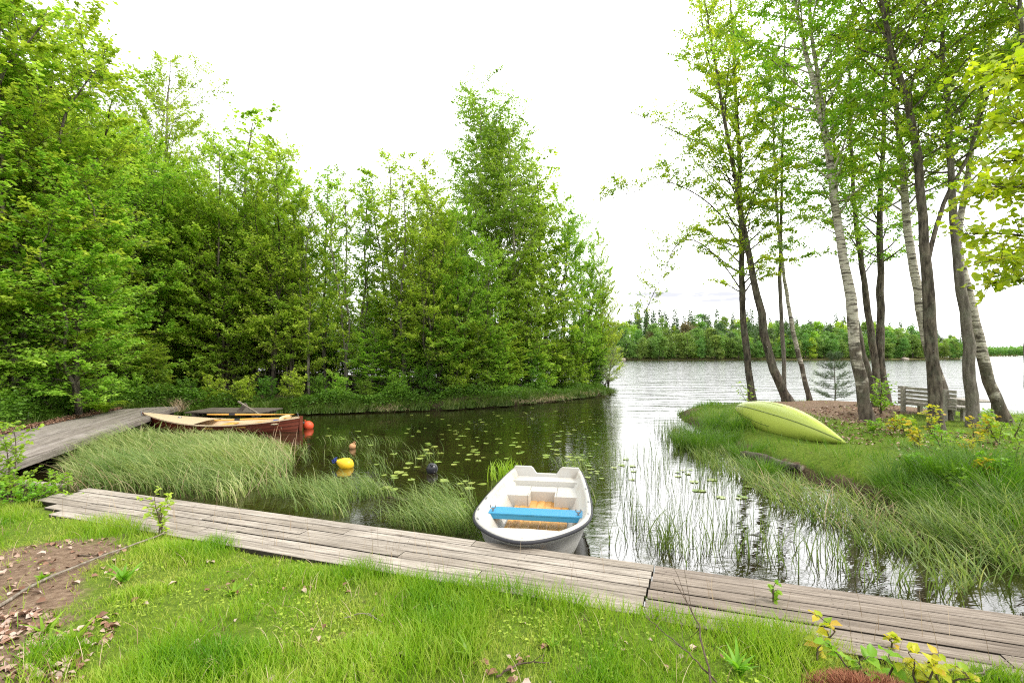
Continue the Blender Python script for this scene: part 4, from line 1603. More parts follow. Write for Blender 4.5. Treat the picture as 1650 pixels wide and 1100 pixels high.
def bank_tree(name, seed, stems, Y, r0, Rm, base, nl, nleaf, mats, label, cz0=None, dY=0, leaf=(.068, .78), droop=.12, elev=(25, 50), clump=.75, cat='tree', ext=None):
    st = [stem_px(s, Y, dY) for s in stems]
    b = st[0][0].copy()
    b[2] = float(gz(b[0], b[1])) - .02
    loc = b.copy()
    out = []
    for s in st:
        s = s.copy()
        s[0][2] = loc[2] if abs(s[0][2] - loc[2]) < .6 else s[0][2]
        if ext:
            s = np.concatenate([s, [s[-1] + (s[-1] - s[-2]) / np.linalg.norm(s[-1] - s[-2]) * ext]])
        out.append(s - loc)
    o = tree(name, seed, out, r0, (lambda t, q=1.0: q * float(np.interp(t, [0, base, base + .15, .7, .9, 1], [.3, .5, .95, 1, .6, .2]))), base, nl, nleaf, leaf, mats, elev, droop, twl=.65, flat=.95, clump=clump, k=12, Rm=Rm)
    o.location = loc
    tag(o, label, cat, 'trees on the right bank')
    return o


bb, ba, bg_ = M['bark_birch'], M['bark'], M['bark_grey']
SL, BL = M['spring_leaf'], M['birch_leaf']
bank_tree('alder_tree', 101, [[(1213, 648), (1203, 570), (1196, 470), (1194, 340), (1188, 190), (1180, 40)], [(1196, 470), (1170, 432), (1142, 402), (1112, 386), (1088, 398), (1074, 428)], [(1193, 400), (1170, 358), (1140, 326), (1105, 304), (1075, 294), (1054, 300)], [(1190, 220), (1160, 150), (1140, 95), (1132, 40)], [(1192, 330), (1165, 270), (1140, 236), (1118, 226)]], 16.8, (.135, .016, .018, .03, .016), (2.2, .8, .85, 1.0, .8), .24, (66, 26, 30, 22, 20), 38000, (ba, SL), 'dark upright alder nearest the water behind the canoe bow', ext=2.2)
bank_tree('alder_tree', 102, [[(1271, 657), (1247, 595), (1226, 505), (1209, 420), (1192, 330), (1170, 210), (1150, 90)]], 15.6, .15, 1.5, .30, 50, 18000, (ba, SL), 'brown alder leaning left over the canoe', ext=2)
bank_tree('birch_tree', 103, [[(1263, 640), (1262, 560), (1257, 450), (1259, 350), (1262, 200), (1265, 60)]], 16.5, .075, 1.1, .36, 40, 9500, (bg_, BL), 'thin straight stem behind the leaning brown alder', ext=2)
bank_tree('birch_tree', 104, [[(1306, 651), (1291, 590), (1275, 520), (1264, 450), (1252, 340), (1246, 200)]], 16.2, .085, 1.1, .38, 36, 8000, (bb, BL), 'slim white birch leaning left beside the small pine', ext=2.5)
bank_tree('birch_tree', 105, [[(1399, 680), (1381, 580), (1369, 480), (1354, 380), (1331, 218), (1305, 110), (1285, 20)], [(1331, 218), (1322, 150), (1308, 60), (1300, -60)]], 12.0, (.15, .06), 1.9, .36, (64, 24), 29000, (bb, SL), 'forked birch with pale upper trunk in the middle of the bank', ext=3)
bank_tree('birch_tree', 106, [[(1412, 661), (1398, 600), (1384, 540), (1371, 470), (1352, 380), (1345, 250)]], 13.6, .10, 1.1, .42, 30, 6500, (ba, BL), 'dark leaning stem crossing behind the forked birch', ext=2.5)
bank_tree('alder_tree', 107, [[(1428, 657), (1419, 570), (1419, 470), (1417, 350), (1423, 220), (1430, 60)], [(1416, 655), (1408, 570), (1396, 480), (1382, 380), (1374, 290), (1368, 120)]], 15.0, (.14, .12), 1.7, .32, (46, 42), 22000, (ba, BL), 'twin-stemmed alder with green shoots at its foot', ext=2)
bank_tree('birch_tree', 108, [[(1522, 668), (1508, 600), (1490, 520), (1474, 440), (1461, 330), (1446, 190), (1432, 60)]], 11.9, .152, 1.9, .40, 56, 16000, (bb, SL), 'thick white birch crossing behind the dark trunk at the bench', ext=3)
bank_tree('alder_tree', 109, [[(1509, 705), (1504, 600), (1496, 480), (1487, 350), (1473, 210), (1440, 90), (1415, -20)], [(1492, 430), (1520, 330), (1560, 250), (1590, 160)]], 10.6, (.142, .045), 1.8, .40, (56, 16), 16500, (ba, SL), 'dark straight alder trunk standing in front of the bench', ext=3)
bank_tree('birch_tree', 110, [[(1570, 690), (1562, 610), (1558, 530), (1545, 440), (1536, 350), (1530, 230), (1520, 90), (1512, -40)]], 10.9, .135, 1.8, .42, 54, 14000, (bg_, SL), 'grey wavy trunk to the right of the table', ext=3)
bank_tree('birch_tree', 111, [[(1622, 690), (1594, 615), (1577, 545), (1562, 470), (1546, 400), (1556, 300), (1580, 160), (1600, 20)]], 11.3, .135, 1.9, .42, 54, 14500, (bb, BL), 'white birch leaning left at the far right of the bank', ext=3)
bank_tree('birch_tree', 112, [[(1668, 700), (1661, 560), (1662, 380), (1657, 180), (1644, 20)]], 9.4, .11, 1.6, .5, 40, 11000, (bg_, BL), 'birch trunk cut off by the right picture edge', ext=4)

# near foliage reaching in from a tree standing outside the picture on the right
r = np.random.default_rng(500)
ld = empty('linden_tree', (6.55, 4.7, float(gz(6.55, 4.7))), 0, 'yellow-green linden boughs hanging in at the right edge', 'tree')
mb, cr = MB(), MB()
tube(mb, smooth_path([(0, 0, -.2), (.05, 0, 2), (-.05, .05, 4), (.1, 0, 6.5)], 18), np.linspace(.16, .05, 19), 12, jit=.04)
bl_b, bl_d = [], []
gz0 = float(gz(6.55, 4.7))
boughs = [(4.62, 4.5, 4.75), (4.60, 4.6, 4.35), (4.72, 4.4, 3.9), (4.42, 4.5, 3.72), (4.33, 4.6, 3.30), (4.45, 4.4, 3.02), (4.75, 4.8, 2.86), (4.70, 4.9, 5.0), (4.9, 4.2, 3.3), (5.0, 4.9, 4.1), (4.85, 4.4, 4.9), (4.95, 4.7, 3.75), (5.0, 4.3, 2.8), (5.3, 5.6, 4.0), (5.4, 5.5, 3.2), (5.5, 3.9, 4.6), (6.9, 3.4, 4.0), (7.9, 4.9, 4.4), (7.2, 6.1, 4.6), (6.3, 4.7, 6.6), (6.1, 5.9, 5.4)]
for (x, y, z) in boughs:
    e = np.array([x - 6.55, y - 4.7, z - gz0])
    s0 = np.array([0, 0, max(1.6, e[2] - .5 - .4 * r.random())])
    pts = smooth_path([s0, s0 + (e - s0) * .4 + np.array([0, 0, .22]), s0 + (e - s0) * .75 + np.array([0, 0, .18]), e], 14)
    tube(mb, pts, np.linspace(.03, .004, len(pts)), 5, cap=False)
    for t in np.linspace(.38, 1, 15):
        b0 = interp_path(pts, t)
        for q in range(3):
            d = unit(unit(e - s0) * .8 + r.normal(0, .55, 3) + np.array([0, 0, -.1]))
            l = .16 + .22 * r.random()
            tube(cr, [b0, b0 + d * l * .5, b0 + d * l + np.array([0, 0, -.03])], [.004, .003, .002], 3, .3, 1, False)
            m = 8
            bl_b.append(b0 + d * (l * (np.arange(m) + .5 + .3 * r.normal(size=m)) / m)[:, None])
            bl_d.append(np.repeat(d[None], m, 0))
b, d = np.concatenate(bl_b), np.concatenate(bl_d)
n = len(b)
nrm = unit(np.stack([r.normal(0, .5, n), r.normal(-.25, .5, n), np.ones(n)], -1))
dd = unit(d * .5 + unit(np.cross(d, nrm)) * np.where(np.arange(n) % 2 == 0, 1, -1)[:, None] + np.array([0, 0, -.35]) + r.normal(0, .25, (n, 3)))
sz = .042 + .042 * r.random(n)
big_leafs(cr, b + r.normal(0, .02, (n, 3)), dd, nrm, sz, sz * .95, np.clip(r.normal(.5, .22, n), 0, 1))
mb.build('trunk', M['bark'], ld)
cr.build('crown', [M['linden_leaf'], M['twig']], ld)

# small pine by the water
r = np.random.default_rng(610)
pb = G(1343, 652, float(gz(11, 16.4)))
pin = empty('pine_sapling', (11.0, 16.5, float(gz(11.0, 16.5)) - .03), 0, 'small open pine sapling on the bank against the water', 'tree')
tr, cr = MB(), MB()
tube(tr, [(0, 0, -.1), (.02, 0, .6), (-.01, 0, 1.2), (.01, 0, 1.75)], [.024, .02, .013, .005], 6)
nb, nd = [], []
for zt, L in ((.32, .62), (.40, .7), (.62, .72), (.70, .6), (.95, .62), (1.02, .5), (1.28, .45), (1.34, .35), (1.58, .22), (1.66, .15)):
    for q in range(5):
        az = q * 1.2566 + zt * 5 + r.normal(0, .2)
        LL = L * (.8 + .4 * r.random())
        pts = np.array([(0, 0, zt), (math.cos(az) * LL * .5, math.sin(az) * LL * .5, zt + .06), (math.cos(az) * LL, math.sin(az) * LL, zt + .20)])
        tube(tr, pts, [.008, .006, .003], 4, cap=False)
        for tt in np.linspace(.35, 1, 7):
            c = interp_path(pts, tt)
            k = 16
            nb.append(np.repeat(c[None], k, 0) + r.normal(0, .018, (k, 3)))
            nd.append(unit(unit(pts[2] - pts[1])[None] * .5 + r.normal(0, .6, (k, 3)) + np.array([0, 0, .25])))
b, d = np.concatenate(nb), np.concatenate(nd)
n = len(b)
leafs(cr, b, d, unit(r.normal(size=(n, 3))), .07 + .03 * r.random(n), np.full(n, .009), r.random(n))
tr.build('trunk', M['bark'], pin)
cr.build('crown', M['needle'], pin)


# ------------------------------------------------------------------ far shore
hm = MB()
xs_ = np.linspace(-60, 360, 90)
ys_ = np.array([196, 205, 215, 228, 245, 265, 300, 380])


def far_edge(x):
    return np.interp(x, [-60, 40, 120, 170, 222, 232, 262, 285, 300, 420], [205, 208, 214, 222, 238, 262, 285, 302, 420, 600])


def far_z(x, v):
    """v 0 shore .. 1 crest"""
    crest = np.interp(x, [-60, 30, 60, 90, 120, 150, 190, 225, 280, 300], [9, 9, 8, 7.5, 7, 6.5, 6, 4, 2.5, 1])
    return .5 + crest * sstep(0, 1, v) + .8 * (vnoise(x, v * 60, .06, 2) - .5)


rows_ = []
for v in (-.08, 0, .05, .2, .4, .6, .8, 1.0, 1.6):
    y = far_edge(xs_) + v * 60
    z = far_z(xs_, v) if v > 0 else np.full(len(xs_), -1.0 if v < 0 else .25)
    rows_.append(np.stack([xs_, y, z], -1))
shell(hm, rows_)
tag(hm.build('hills', M['soil']), 'low wooded rise across the lake', 'hill', kind='structure')


def far_tree(name, kind, seed, mats):
    r = np.random.default_rng(seed)
    root = empty(name)
    tr, cr = MB(), MB()
    H = 12.0
    tube(tr, [(0, 0, -.5), (.1, 0, 4), (0, .1, 8), (0, 0, 11.0)], [.2, .16, .11, .04], 6)
    if kind == 'spruce':
        b, d = [], []
        for zz in np.linspace(.8, 11.8, 26):
            R_ = (12.2 - zz) / 12 * 2.3 * (.8 + .4 * r.random()) + .08
            k = int(7 + R_ * 10)
            az = r.random(k) * 6.28
            rr = R_ * (.35 + .75 * r.random(k))
            b.append(np.stack([np.cos(az) * rr * .6, np.sin(az) * rr * .6, zz + r.normal(0, .15, k)], -1))
            d.append(np.stack([np.cos(az), np.sin(az), np.full(k, -.35)], -1) + r.normal(0, .2, (k, 3)))
        b, d = np.concatenate(b), np.concatenate(d)
        n = len(b)
        leafs(cr, b, d, unit(np.stack([r.normal(0, .5, n), r.normal(0, .5, n), np.ones(n)], -1)), .55 + .5 * r.random(n), .35 + .25 * r.random(n), r.random(n))
    else:
        b, tone = [], []
        for q in range(46 if kind == 'leafy' else 26):
            t = r.random()
            zz = (1.2 + 10.2 * t) if kind == 'leafy' else 4.5 + 7 * t
            R_ = (2.7 if kind == 'leafy' else 2.2) * float(np.interp(zz / 12, [0, .12, .45, .75, .95], [.5, .85, 1, .75, .25]))
            az = r.random() * 6.28
            rr = R_ * math.sqrt(r.random())
            c = np.array([math.cos(az) * rr, math.sin(az) * rr, zz])
            k = 46
            b.append(c + r.normal(0, 1, (k, 3)) * np.array([.55, .55, .38]))
            tone.append(np.clip(.5 + .2 * r.normal() + .15 * r.normal(size=k), 0, 1))
        b, tone = np.concatenate(b), np.concatenate(tone)
        n = len(b)
        leafs(cr, b, r.normal(size=(n, 3)) + np.array([0, 0, -.2]), unit(np.stack([r.normal(0, .7, n), r.normal(0, .7, n), np.ones(n)], -1)), .30 + .3 * r.random(n), .26 + .2 * r.random(n), tone)
    tr.build('trunk', mats[0], root)
    cr.build('crown', mats[1], root)
    return root


FT = {}
for i in range(3):
    FT['leafy', i] = far_tree('broadleaf_tree', 'leafy', 300 + i, (ba, M['far_green']))
for i in range(2):
    FT['lime', i] = far_tree('broadleaf_tree', 'leafy', 310 + i, (ba, M['far_lime']))
for i in range(2):
    FT['spruce', i] = far_tree('spruce_tree', 'spruce', 320 + i, (ba, M['far_spruce']))
FT['rust', 0] = far_tree('pine_tree', 'pine', 330, (ba, M['far_rust']))
FT['pine', 0] = far_tree('pine_tree', 'pine', 331, (ba, M['far_spruce']))
fused = set()
LBL = {'leafy': 'rounded green tree in the wood across the lake', 'lime': 'bright lime green tree in the wood across the lake', 'spruce': 'dark pointed spruce in the wood across the lake',
       'rust': 'rusty brown pine in the wood across the lake', 'pine': 'dark open-topped pine in the wood across the lake'}


def far_put(key, X, Y, z, h, wid):
    if key in fused:
        o = copy_tree(FT[key])
    else:
        o = FT[key]
        fused.add(key)
    o.location = (X, Y, z)
    o.scale = (h / 12 * wid, h / 12 * wid, h / 12)
    o.rotation_euler = (0, 0, rf.random() * 6.28)
    tag(o, LBL[key[0]], 'tree', {'leafy': 'green trees across the lake', 'lime': 'lime trees across the lake', 'spruce': 'spruces across the lake', 'rust': 'brown pines across the lake', 'pine': 'dark pines across the lake'}[key[0]])


rf = np.random.default_rng(91)
for v, n, hh in ((.02, 66, 9.5), (.13, 58, 12), (.32, 56, 12.5), (.55, 54, 13), (.80, 70, 14.5), (1.0, 60, 15)):
    xs2 = np.linspace(34, 222 + 56 * v, int(n * 1.12)) + rf.normal(0, 1.0, int(n * 1.12))
    for X in xs2:
        vv = v + rf.normal(0, .02)
        Y = float(far_edge(min(X, 222))) + max(vv, .005) * 60
        u = rf.random()
        px = CX + X / Y * F
        if v < .1:
            key = ('leafy', int(rf.integers(3))) if u < .9 else ('lime', int(rf.integers(2)))
        elif v < .4:
            key = ('leafy', int(rf.integers(3))) if u < .5 else ('lime', int(rf.integers(2))) if u < (.72 if px > 1170 else .6) else ('rust', 0) if u < .78 and px < 1120 else ('pine', 0) if u < .85 else ('spruce', int(rf.integers(2)))
        else:
            lim = (.25 if px < 1170 else .5) if v < .7 else .15
            key = ('lime', int(rf.integers(2))) if u < lim * .6 else ('leafy', int(rf.integers(3))) if u < lim else ('pine', 0) if u < lim + .15 else ('spruce', int(rf.integers(2)))
        h = hh * (.62 + .6 * rf.random() + (.08 if key[0] == 'spruce' else 0)) * (.85 + .3 * float(vnoise(X, vv, .09, 77))) * float(np.interp(X, [30, 150, 200, 228, 285], [1, 1.05, 1.0, .8, .75]))
        far_put(key, X, Y, float(far_z(X, max(vv, 0.01))) - .3, h, (1.15 if key[0] != 'spruce' else .8) * (.9 + .3 * rf.random()))
# very distant shore at the right: a mass
mb = MB()
rows_ = []
xs3 = np.linspace(640, 1400, 60)
for v, z in ((0, .2), (10, 2.5), (60, 5.5), (160, 3)):
    rows_.append(np.stack([xs3, 840 + v + 0 * xs3, z * (.55 + .45 * sstep(640, 700, xs3)) + 1.5 * vnoise(xs3, v, .03, 4)], -1))
shell(mb, rows_)
tag(mb.build('hills', M['soil']), 'distant low shore beyond the lake at the right', 'hill', kind='structure')
mb = MB()
n = 26000
x = 640 + 700 * rf.random(n)
dpt = 60 * rf.random(n) ** 1.3
hgt = (9 + 5 * vnoise(x, dpt, .12, 5) + 4 * vnoise(x, dpt, .5, 6)) * (.45 + .55 * sstep(640, 690, x))
z = dpt * .06 + hgt * rf.random(n) ** .7
b = np.stack([x, 842 + dpt, z], -1)
leafs(mb, b, rf.normal(size=(n, 3)), unit(np.stack([rf.normal(0, .6, n), rf.normal(0, .6, n), np.ones(n)], -1)), 2.2 + 1.6 * rf.random(n), 1.8 + 1.0 * rf.random(n), np.clip(.5 + .6 * (vnoise(x, z, .15, 9) - .5) + .15 * rf.normal(size=n), 0, 1))
tag(mb.build('distant_forest', M['far_green']), 'hazy distant forest on the far right shore', 'forest', kind='stuff')
# boulders on the far shore
for px, py, s in ((1458, 579, .9), (1003, 578, .7)):
    Y = float(far_edge((px - CX) / F * 225)) - 1.5
    X = (px - CX) / F * Y
    mb = MB()
    rr_ = np.random.default_rng(px)
    th_ = np.linspace(-1.2, np.pi / 2, 7)
    prof = [(max(1.9 * s * math.cos(t), .001), 1.0 * s * math.sin(t)) for t in th_]
    lathe(mb, prof, 11)
    mb.v[0] += rr_.normal(0, .12, mb.v[0].shape)
    tag(mb.build('boulder', M['rock'], None, (X, Y, .2)), 'pale boulder on the far shore ' + ('seen between the right trunks' if px > 1200 else 'at the left end of the far shore'), 'rock')

# ------------------------------------------------------------------ grass, sedge, reeds
def edge_y(x):          # camera-side edge of the boardwalk
    return DK0[1] + dn[1] * .90 + (x - (DK0[0] + dn[0] * .90)) * (ddir[1] / ddir[0])


def lawn():
    mb = MB()
    n = 380000
    Y = 1.7 + 5.2 * rng.random(n) ** 1.15
    X = (rng.random(n) * 2 - 1) * (1.10 * Y + .9)
    ey = edge_y(X)
    overlap = .06 + .16 * vnoise(X, Y, 2.2, 31)
    ok = (Y < ey + overlap - .03) | ((X < -5.6) & (Y < 6.35 + .3 * vnoise(X, Y, 2, 3)) & (X > -7.6))
    d1 = np.where(inside(DIRT[0], X, Y), polydist(DIRT[0], X, Y), 0)
    dens = .30 + .9 * vnoise(X, Y, 1.9, 21) * vnoise(X, Y, 5.0, 22) * 2
    dens *= np.clip(1 - d1 / .32, .035, 1)
    # two worn spots in the turf
    for (a, b_, rr) in ((-1.6, 2.95, .34), (.35, 2.75, .34), (.85, 3.0, .28), (-.5, 3.3, .18), (-1.1, 3.5, .2), (-2.2, 3.4, .3), (1.3, 2.7, .2), (-.4, 2.5, .2)):
        dens *= 1 - .85 * np.exp(-(((X - a) / rr) ** 2 + ((Y - b_) / (rr * .6)) ** 2))
    ok &= rng.random(n) < dens
    X, Y = X[ok], Y[ok]
    tall = vnoise(X, Y, 2.6, 41) * .6 + vnoise(X, Y, .9, 42) * .4
    kp = rng.random(len(X)) < .74 + .26 * sstep(.34, .6, tall)
    X, Y, tall = X[kp], Y[kp], tall[kp]
    n = len(X)
    h = (.030 + .105 * sstep(.32, .78, tall)) * (.6 + .7 * rng.random(n))
    h *= np.where(Y > edge_y(X) - .35, 1.25, 1)
    base = np.stack([X, Y, gz(X, Y) - .005], -1)
    lean = .25 + .5 * rng.random(n)
    rnd = np.clip(.16 - .22 * sstep(.40, .74, tall) + .75 * vnoise(X, Y, 1.8, 51) + .55 * (rng.random(n) - .4) + .35 * (vnoise(X, Y, 7, 52) - .5) + .3 * (rng.random(n) > .93), 0, 1)
    # some dry blades
    blades(mb, base, h, rng.random(n) * 6.28, lean * .4, lean + .7 * rng.random(n), .0030 + .0026 * rng.random(n), 3, rnd)
    return tag(mb.build('grass', M['grass']), 'bright green lawn grass in front of the boardwalk', 'grass', kind='stuff')


lawn()

# clover and small round weeds between the blades
mb = MB()
n = 26000
Y = 1.8 + 4.6 * rng.random(n)
X = (rng.random(n) * 2 - 1) * (1.08 * Y + .4)
ok = (Y < edge_y(X) - .02) & (rng.random(n) < sstep(.45, .75, vnoise(X, Y, 2.3, 66)) * np.where(inside(DIRT[0], X, Y), .15, 1))
X, Y = X[ok], Y[ok]
n = len(X)
az = rng.random(n) * 6.28
sz = .012 + .016 * rng.random(n)
leafs(mb, np.stack([X, Y, gz(X, Y) + .01 + .035 * rng.random(n)], -1), np.stack([np.cos(az), np.sin(az), 0 * az + .1], -1), unit(np.stack([rng.normal(0, .3, n), rng.normal(0, .3, n), np.ones(n)], -1)), sz, sz * .9, np.clip(rng.normal(.4, .25, n), 0, 1))
tag(mb.build('clover', M['alder_leaf']), 'low clover leaves among the lawn grass', 'clover', kind='stuff')

# thin dry stalks among the lawn
mb = MB()
n = 2600
Y = 1.9 + 4.2 * rng.random(n)
X = (rng.random(n) * 2 - 1) * (1.08 * Y + .4)
ok = (Y < edge_y(X) + .04) & (vnoise(X, Y, 2.1, 61) > .45)
X, Y = X[ok], Y[ok]
n = len(X)
blades(mb, np.stack([X, Y, gz(X, Y)], -1), .06 + .12 * rng.random(n), rng.random(n) * 6.28, .3, 1.3, .0025 + .0015 * rng.random(n), 3, rng.random(n))
# thin upright stalks growing through the boardwalk gaps
n = 150
u, vv = 1.0 + 9 * rng.random(n), .3 + .6 * rng.random(n)
pts = np.array([dk(a, b_, .30) for a, b_ in zip(u, vv)])
blades(mb, pts, .18 + .20 * rng.random(n), rng.random(n) * 6.28, .05, .35, .003, 3, rng.random(n))
tag(mb.build('dry_grass', M['straw']), 'dry straw-coloured stalks scattered through the lawn', 'grass', kind='stuff')


def world_poly(pts, z=0):
    return np.array([G(x, y, z)[:2] for x, y in pts])


def clumped(poly, n, scale, thr, seed, soft=.25):
    q = sample_poly(poly, n)
    v = vnoise(q[:, 0], q[:, 1], scale, seed)
    return q[rng.random(len(q)) < sstep(thr - soft, thr + soft, v)]


# big sedge bed between the jetty and the boardwalk, combed to the left by the wind
mb = MB()
bed = world_poly([(100, 792), (112, 748), (165, 724), (240, 712), (330, 712), (440, 713), (470, 724), (478, 748), (462, 772), (420, 786), (380, 812), (330, 806), (230, 796)])
q = sample_poly(bed, 12500)
dd_ = polydist(bed, q[:, 0], q[:, 1])
q = q[rng.random(len(q)) < .45 + .55 * sstep(0, .6, dd_) * (.55 + .45 * vnoise(q[:, 0], q[:, 1], 1.2, 7))]
n = len(q)
h = (.50 + .48 * rng.random(n)) * (.60 + .6 * vnoise(q[:, 0], q[:, 1], 1.1, 71)) * (.7 + .3 * sstep(0, .8, polydist(bed, q[:, 0], q[:, 1]))) * (1 - .25 * sstep(10.5, 12, q[:, 1]))
az = np.pi + .25 + rng.normal(0, .8, n) + 1.0 * (vnoise(q[:, 0], q[:, 1], 1.3, 73) - .5)
blades(mb, np.stack([q[:, 0], q[:, 1], np.full(n, -.03)], -1), h, az, .08 + .15 * rng.random(n), 1.4 + .9 * rng.random(n), .007 + .009 * rng.random(n), 6, np.clip(rng.normal(.45, .28, n) + .5 * (vnoise(q[:, 0], q[:, 1], 1.5, 72) - .5), 0, 1), power=1.3)
ns = 900
q = sample_poly(bed, ns)
blades(mb, np.stack([q[:, 0], q[:, 1], np.full(ns, -.03)], -1), .3 + .5 * rng.random(ns), np.pi + rng.normal(0, 1.2, ns), .2 + .4 * rng.random(ns), 1.0 + 1.3 * rng.random(ns), .006 + .006 * rng.random(ns), 5, rng.random(ns), mat=1)
# fringe spreading into the cove
for poly, n, sc_, thr, h0, h1 in ((world_poly([(400, 815), (470, 770), (530, 760), (640, 800), (760, 830), (770, 862), (690, 858), (560, 836)]), 4300, 1.6, .6, .25, .55),
                                  (world_poly([(480, 720), (560, 700), (720, 720), (700, 760), (620, 790), (520, 770), (490, 750)]), 900, 1.6, .62, .2, .4),
                                  (world_poly([(650, 822), (700, 806), (765, 800), (778, 830), (768, 866), (700, 858)]), 800, 1.8, .45, .35, .62),
                                  (world_poly([(885, 750), (950, 742), (965, 800), (955, 830), (940, 770)]), 220, 1.6, .5, .3, .5)):
    q = clumped(poly, n, sc_, thr, 91)
    for (bx_, by_) in ((559, 757), (696, 766), (568, 724)):
        c_ = G(bx_, by_)
        q = q[np.hypot(q[:, 0] - c_[0], (q[:, 1] - c_[1] + .45) * .8) > .52]
    n = len(q)
    az = np.pi + rng.normal(0, .7, n)
    blades(mb, np.stack([q[:, 0], q[:, 1], np.full(n, -.03)], -1), h0 + (h1 - h0) * rng.random(n), az, .1 + .2 * rng.random(n), 1.3 + .9 * rng.random(n), .006 + .004 * rng.random(n), 6, np.clip(rng.normal(.4, .22, n), 0, 1), power=1.4)
tag(mb.build('sedge_grass', [M['sedge'], M['straw']]), 'pale green sedge bed bowed by wind between the jetty and boardwalk', 'sedge', kind='stuff')

# thin rushes standing in the bright water on the right
mb = MB()
for poly, n, thr in ((world_poly([(975, 735), (1060, 700), (1120, 720), (1200, 790), (1260, 850), (1230, 905), (1100, 893), (1010, 885), (985, 830)]), 1000, .33),
                     (world_poly([(1050, 690), (1100, 680), (1140, 730), (1190, 780), (1150, 790), (1080, 740)]), 620, .3)):
    q = clumped(poly, n, 1.5, thr, 17)
    n = len(q)
    blades(mb, np.stack([q[:, 0], q[:, 1], np.full(n, -.03)], -1), .22 + .38 * rng.random(n), rng.random(n) * 6.28, .03 + .12 * rng.random(n), .1 + .5 * rng.random(n), .005 + .002 * rng.random(n), 5, rng.random(n))
# leafy clumps close to the boardwalk
for (px, py, k) in ((1075, 885, 26), (1110, 893, 30), (1060, 870, 14), (1150, 880, 12), (1185, 895, 14), (1240, 905, 12), (1010, 880, 10), (1090, 855, 10), (1135, 850, 8), (1030, 845, 8), (1270, 912, 16), (1330, 915, 18), (1390, 930, 16), (1450, 945, 20), (1510, 955, 22), (1215, 870, 10), (1290, 885, 12), (1350, 890, 12)):
    c = G(px, py)
    q = c[None, :2] + rng.normal(0, .11, (k, 2))
    blades(mb, np.stack([q[:, 0], q[:, 1], np.full(k, -.03)], -1), .25 + .32 * rng.random(k), rng.random(k) * 6.28, .1, .5 + .9 * rng.random(k), .008 + .004 * rng.random(k), 5, .5 + .5 * rng.random(k))
tag(mb.build('rushes', M['reed']), 'thin upright rushes in the bright water right of the white boat', 'rushes', kind='stuff')

# tangled sedge along the right shore
mb = MB()
for poly, n, h0, h1, thr in ((world_poly([(1180, 765), (1300, 790), (1420, 810), (1520, 830), (1660, 850), (1660, 960), (1560, 935), (1450, 880), (1330, 850), (1250, 820)]), 1900, .22, .55, .55),
                             (world_poly([(1300, 880), (1440, 870), (1600, 930), (1560, 962), (1420, 935)]), 1000, .25, .5, .5),
                             (world_poly([(1480, 845), (1660, 850), (1660, 930), (1590, 905), (1500, 880)]), 1100, .35, .7, .5),
                             (world_poly([(1090, 690), (1190, 735), (1310, 780), (1250, 800), (1150, 760), (1075, 700)]), 1500, .2, .42, .35)):
    q = clumped(poly, n, 1.4, thr, 27)
    n = len(q)
    az = np.pi * .85 + rng.normal(0, 1.3, n)
    z = np.maximum(gz(q[:, 0], q[:, 1]), -.03)
    blades(mb, np.stack([q[:, 0], q[:, 1], z], -1), h0 + (h1 - h0) * rng.random(n), az, .15 + .3 * rng.random(n), .8 + 1.1 * rng.random(n), .008 + .008 * rng.random(n), 5, np.clip(rng.normal(.42, .28, n), 0, 1))
ns = 420
q = sample_poly(world_poly([(1180, 765), (1300, 790), (1420, 810), (1520, 830), (1660, 850), (1660, 920), (1450, 880), (1330, 850)]), ns)
blades(mb, np.stack([q[:, 0], q[:, 1], np.maximum(gz(q[:, 0], q[:, 1]), -.03)], -1), .25 + .35 * rng.random(ns), rng.random(ns) * 6.28, .3 + .5 * rng.random(ns), 1.0 + 1.2 * rng.random(ns), .006 + .007 * rng.random(ns), 5, rng.random(ns), mat=1)
tag(mb.build('sedge_grass', [M['sedge'], M['straw']]), 'tangled leaning sedge at the right water edge', 'sedge', kind='stuff')

# bank grass and dark tussocks on the right bank
mb = MB()
PEN = np.array([(5.5, 3.0), (5.6, 4.6), (5.55, 5.6), (5.35, 6.7), (5.1, 8.2), (4.85, 9.8), (5.0, 11.8), (5.35, 14.0), (5.6, 16.2), (6.1, 18.0), (7.4, 18.9), (9.2, 18.5), (11.0, 17.6), (13.0, 16.6), (16, 15.2), (18, 12), (12, 6), (8, 3)])
q = sample_poly(PEN, 36000)
dm = np.where(inside(DIRT[1], q[:, 0], q[:, 1]), polydist(DIRT[1], q[:, 0], q[:, 1]), 0)
ds = polydist(COVE, q[:, 0], q[:, 1])
cA, cB = A_[:2], B_[:2]
tc = np.clip(((q - cA) @ (cB - cA)) / ((cB - cA) @ (cB - cA)), 0, 1)
dcan = np.linalg.norm(q - cA - tc[:, None] * (cB - cA), axis=1)
keep = rng.random(len(q)) < np.clip(1 - dm / .5, .06, 1) * sstep(.15, .75, vnoise(q[:, 0], q[:, 1], 1.6, 33) * .6 + .4 * vnoise(q[:, 0], q[:, 1], 4.5, 34)) * np.where(ds > 2.6, .6, 1) * np.where(dcan < .62, .25, 1)
q, ds = q[keep], ds[keep]
n = len(q)
v = vnoise(q[:, 0], q[:, 1], 1.0, 35)
h = (.07 + .20 * v * (1 - .6 * sstep(1.2, 3.0, ds))) * (.6 + .7 * rng.random(n))
h *= np.where((q[:, 1] > 11) & (q[:, 0] < 6.2), 1.5, 1)
blades(mb, np.stack([q[:, 0], q[:, 1], gz(q[:, 0], q[:, 1])], -1), h, np.pi + rng.normal(0, 1.3, n), .1 + .3 * rng.random(n), .6 + .8 * rng.random(n), .007 + .005 * rng.random(n), 4, np.clip(.05 + .45 * sstep(1.2, 3.5, ds) + .5 * (vnoise(q[:, 0], q[:, 1], 1.3, 36)) + rng.normal(0, .25, n), 0, 1))
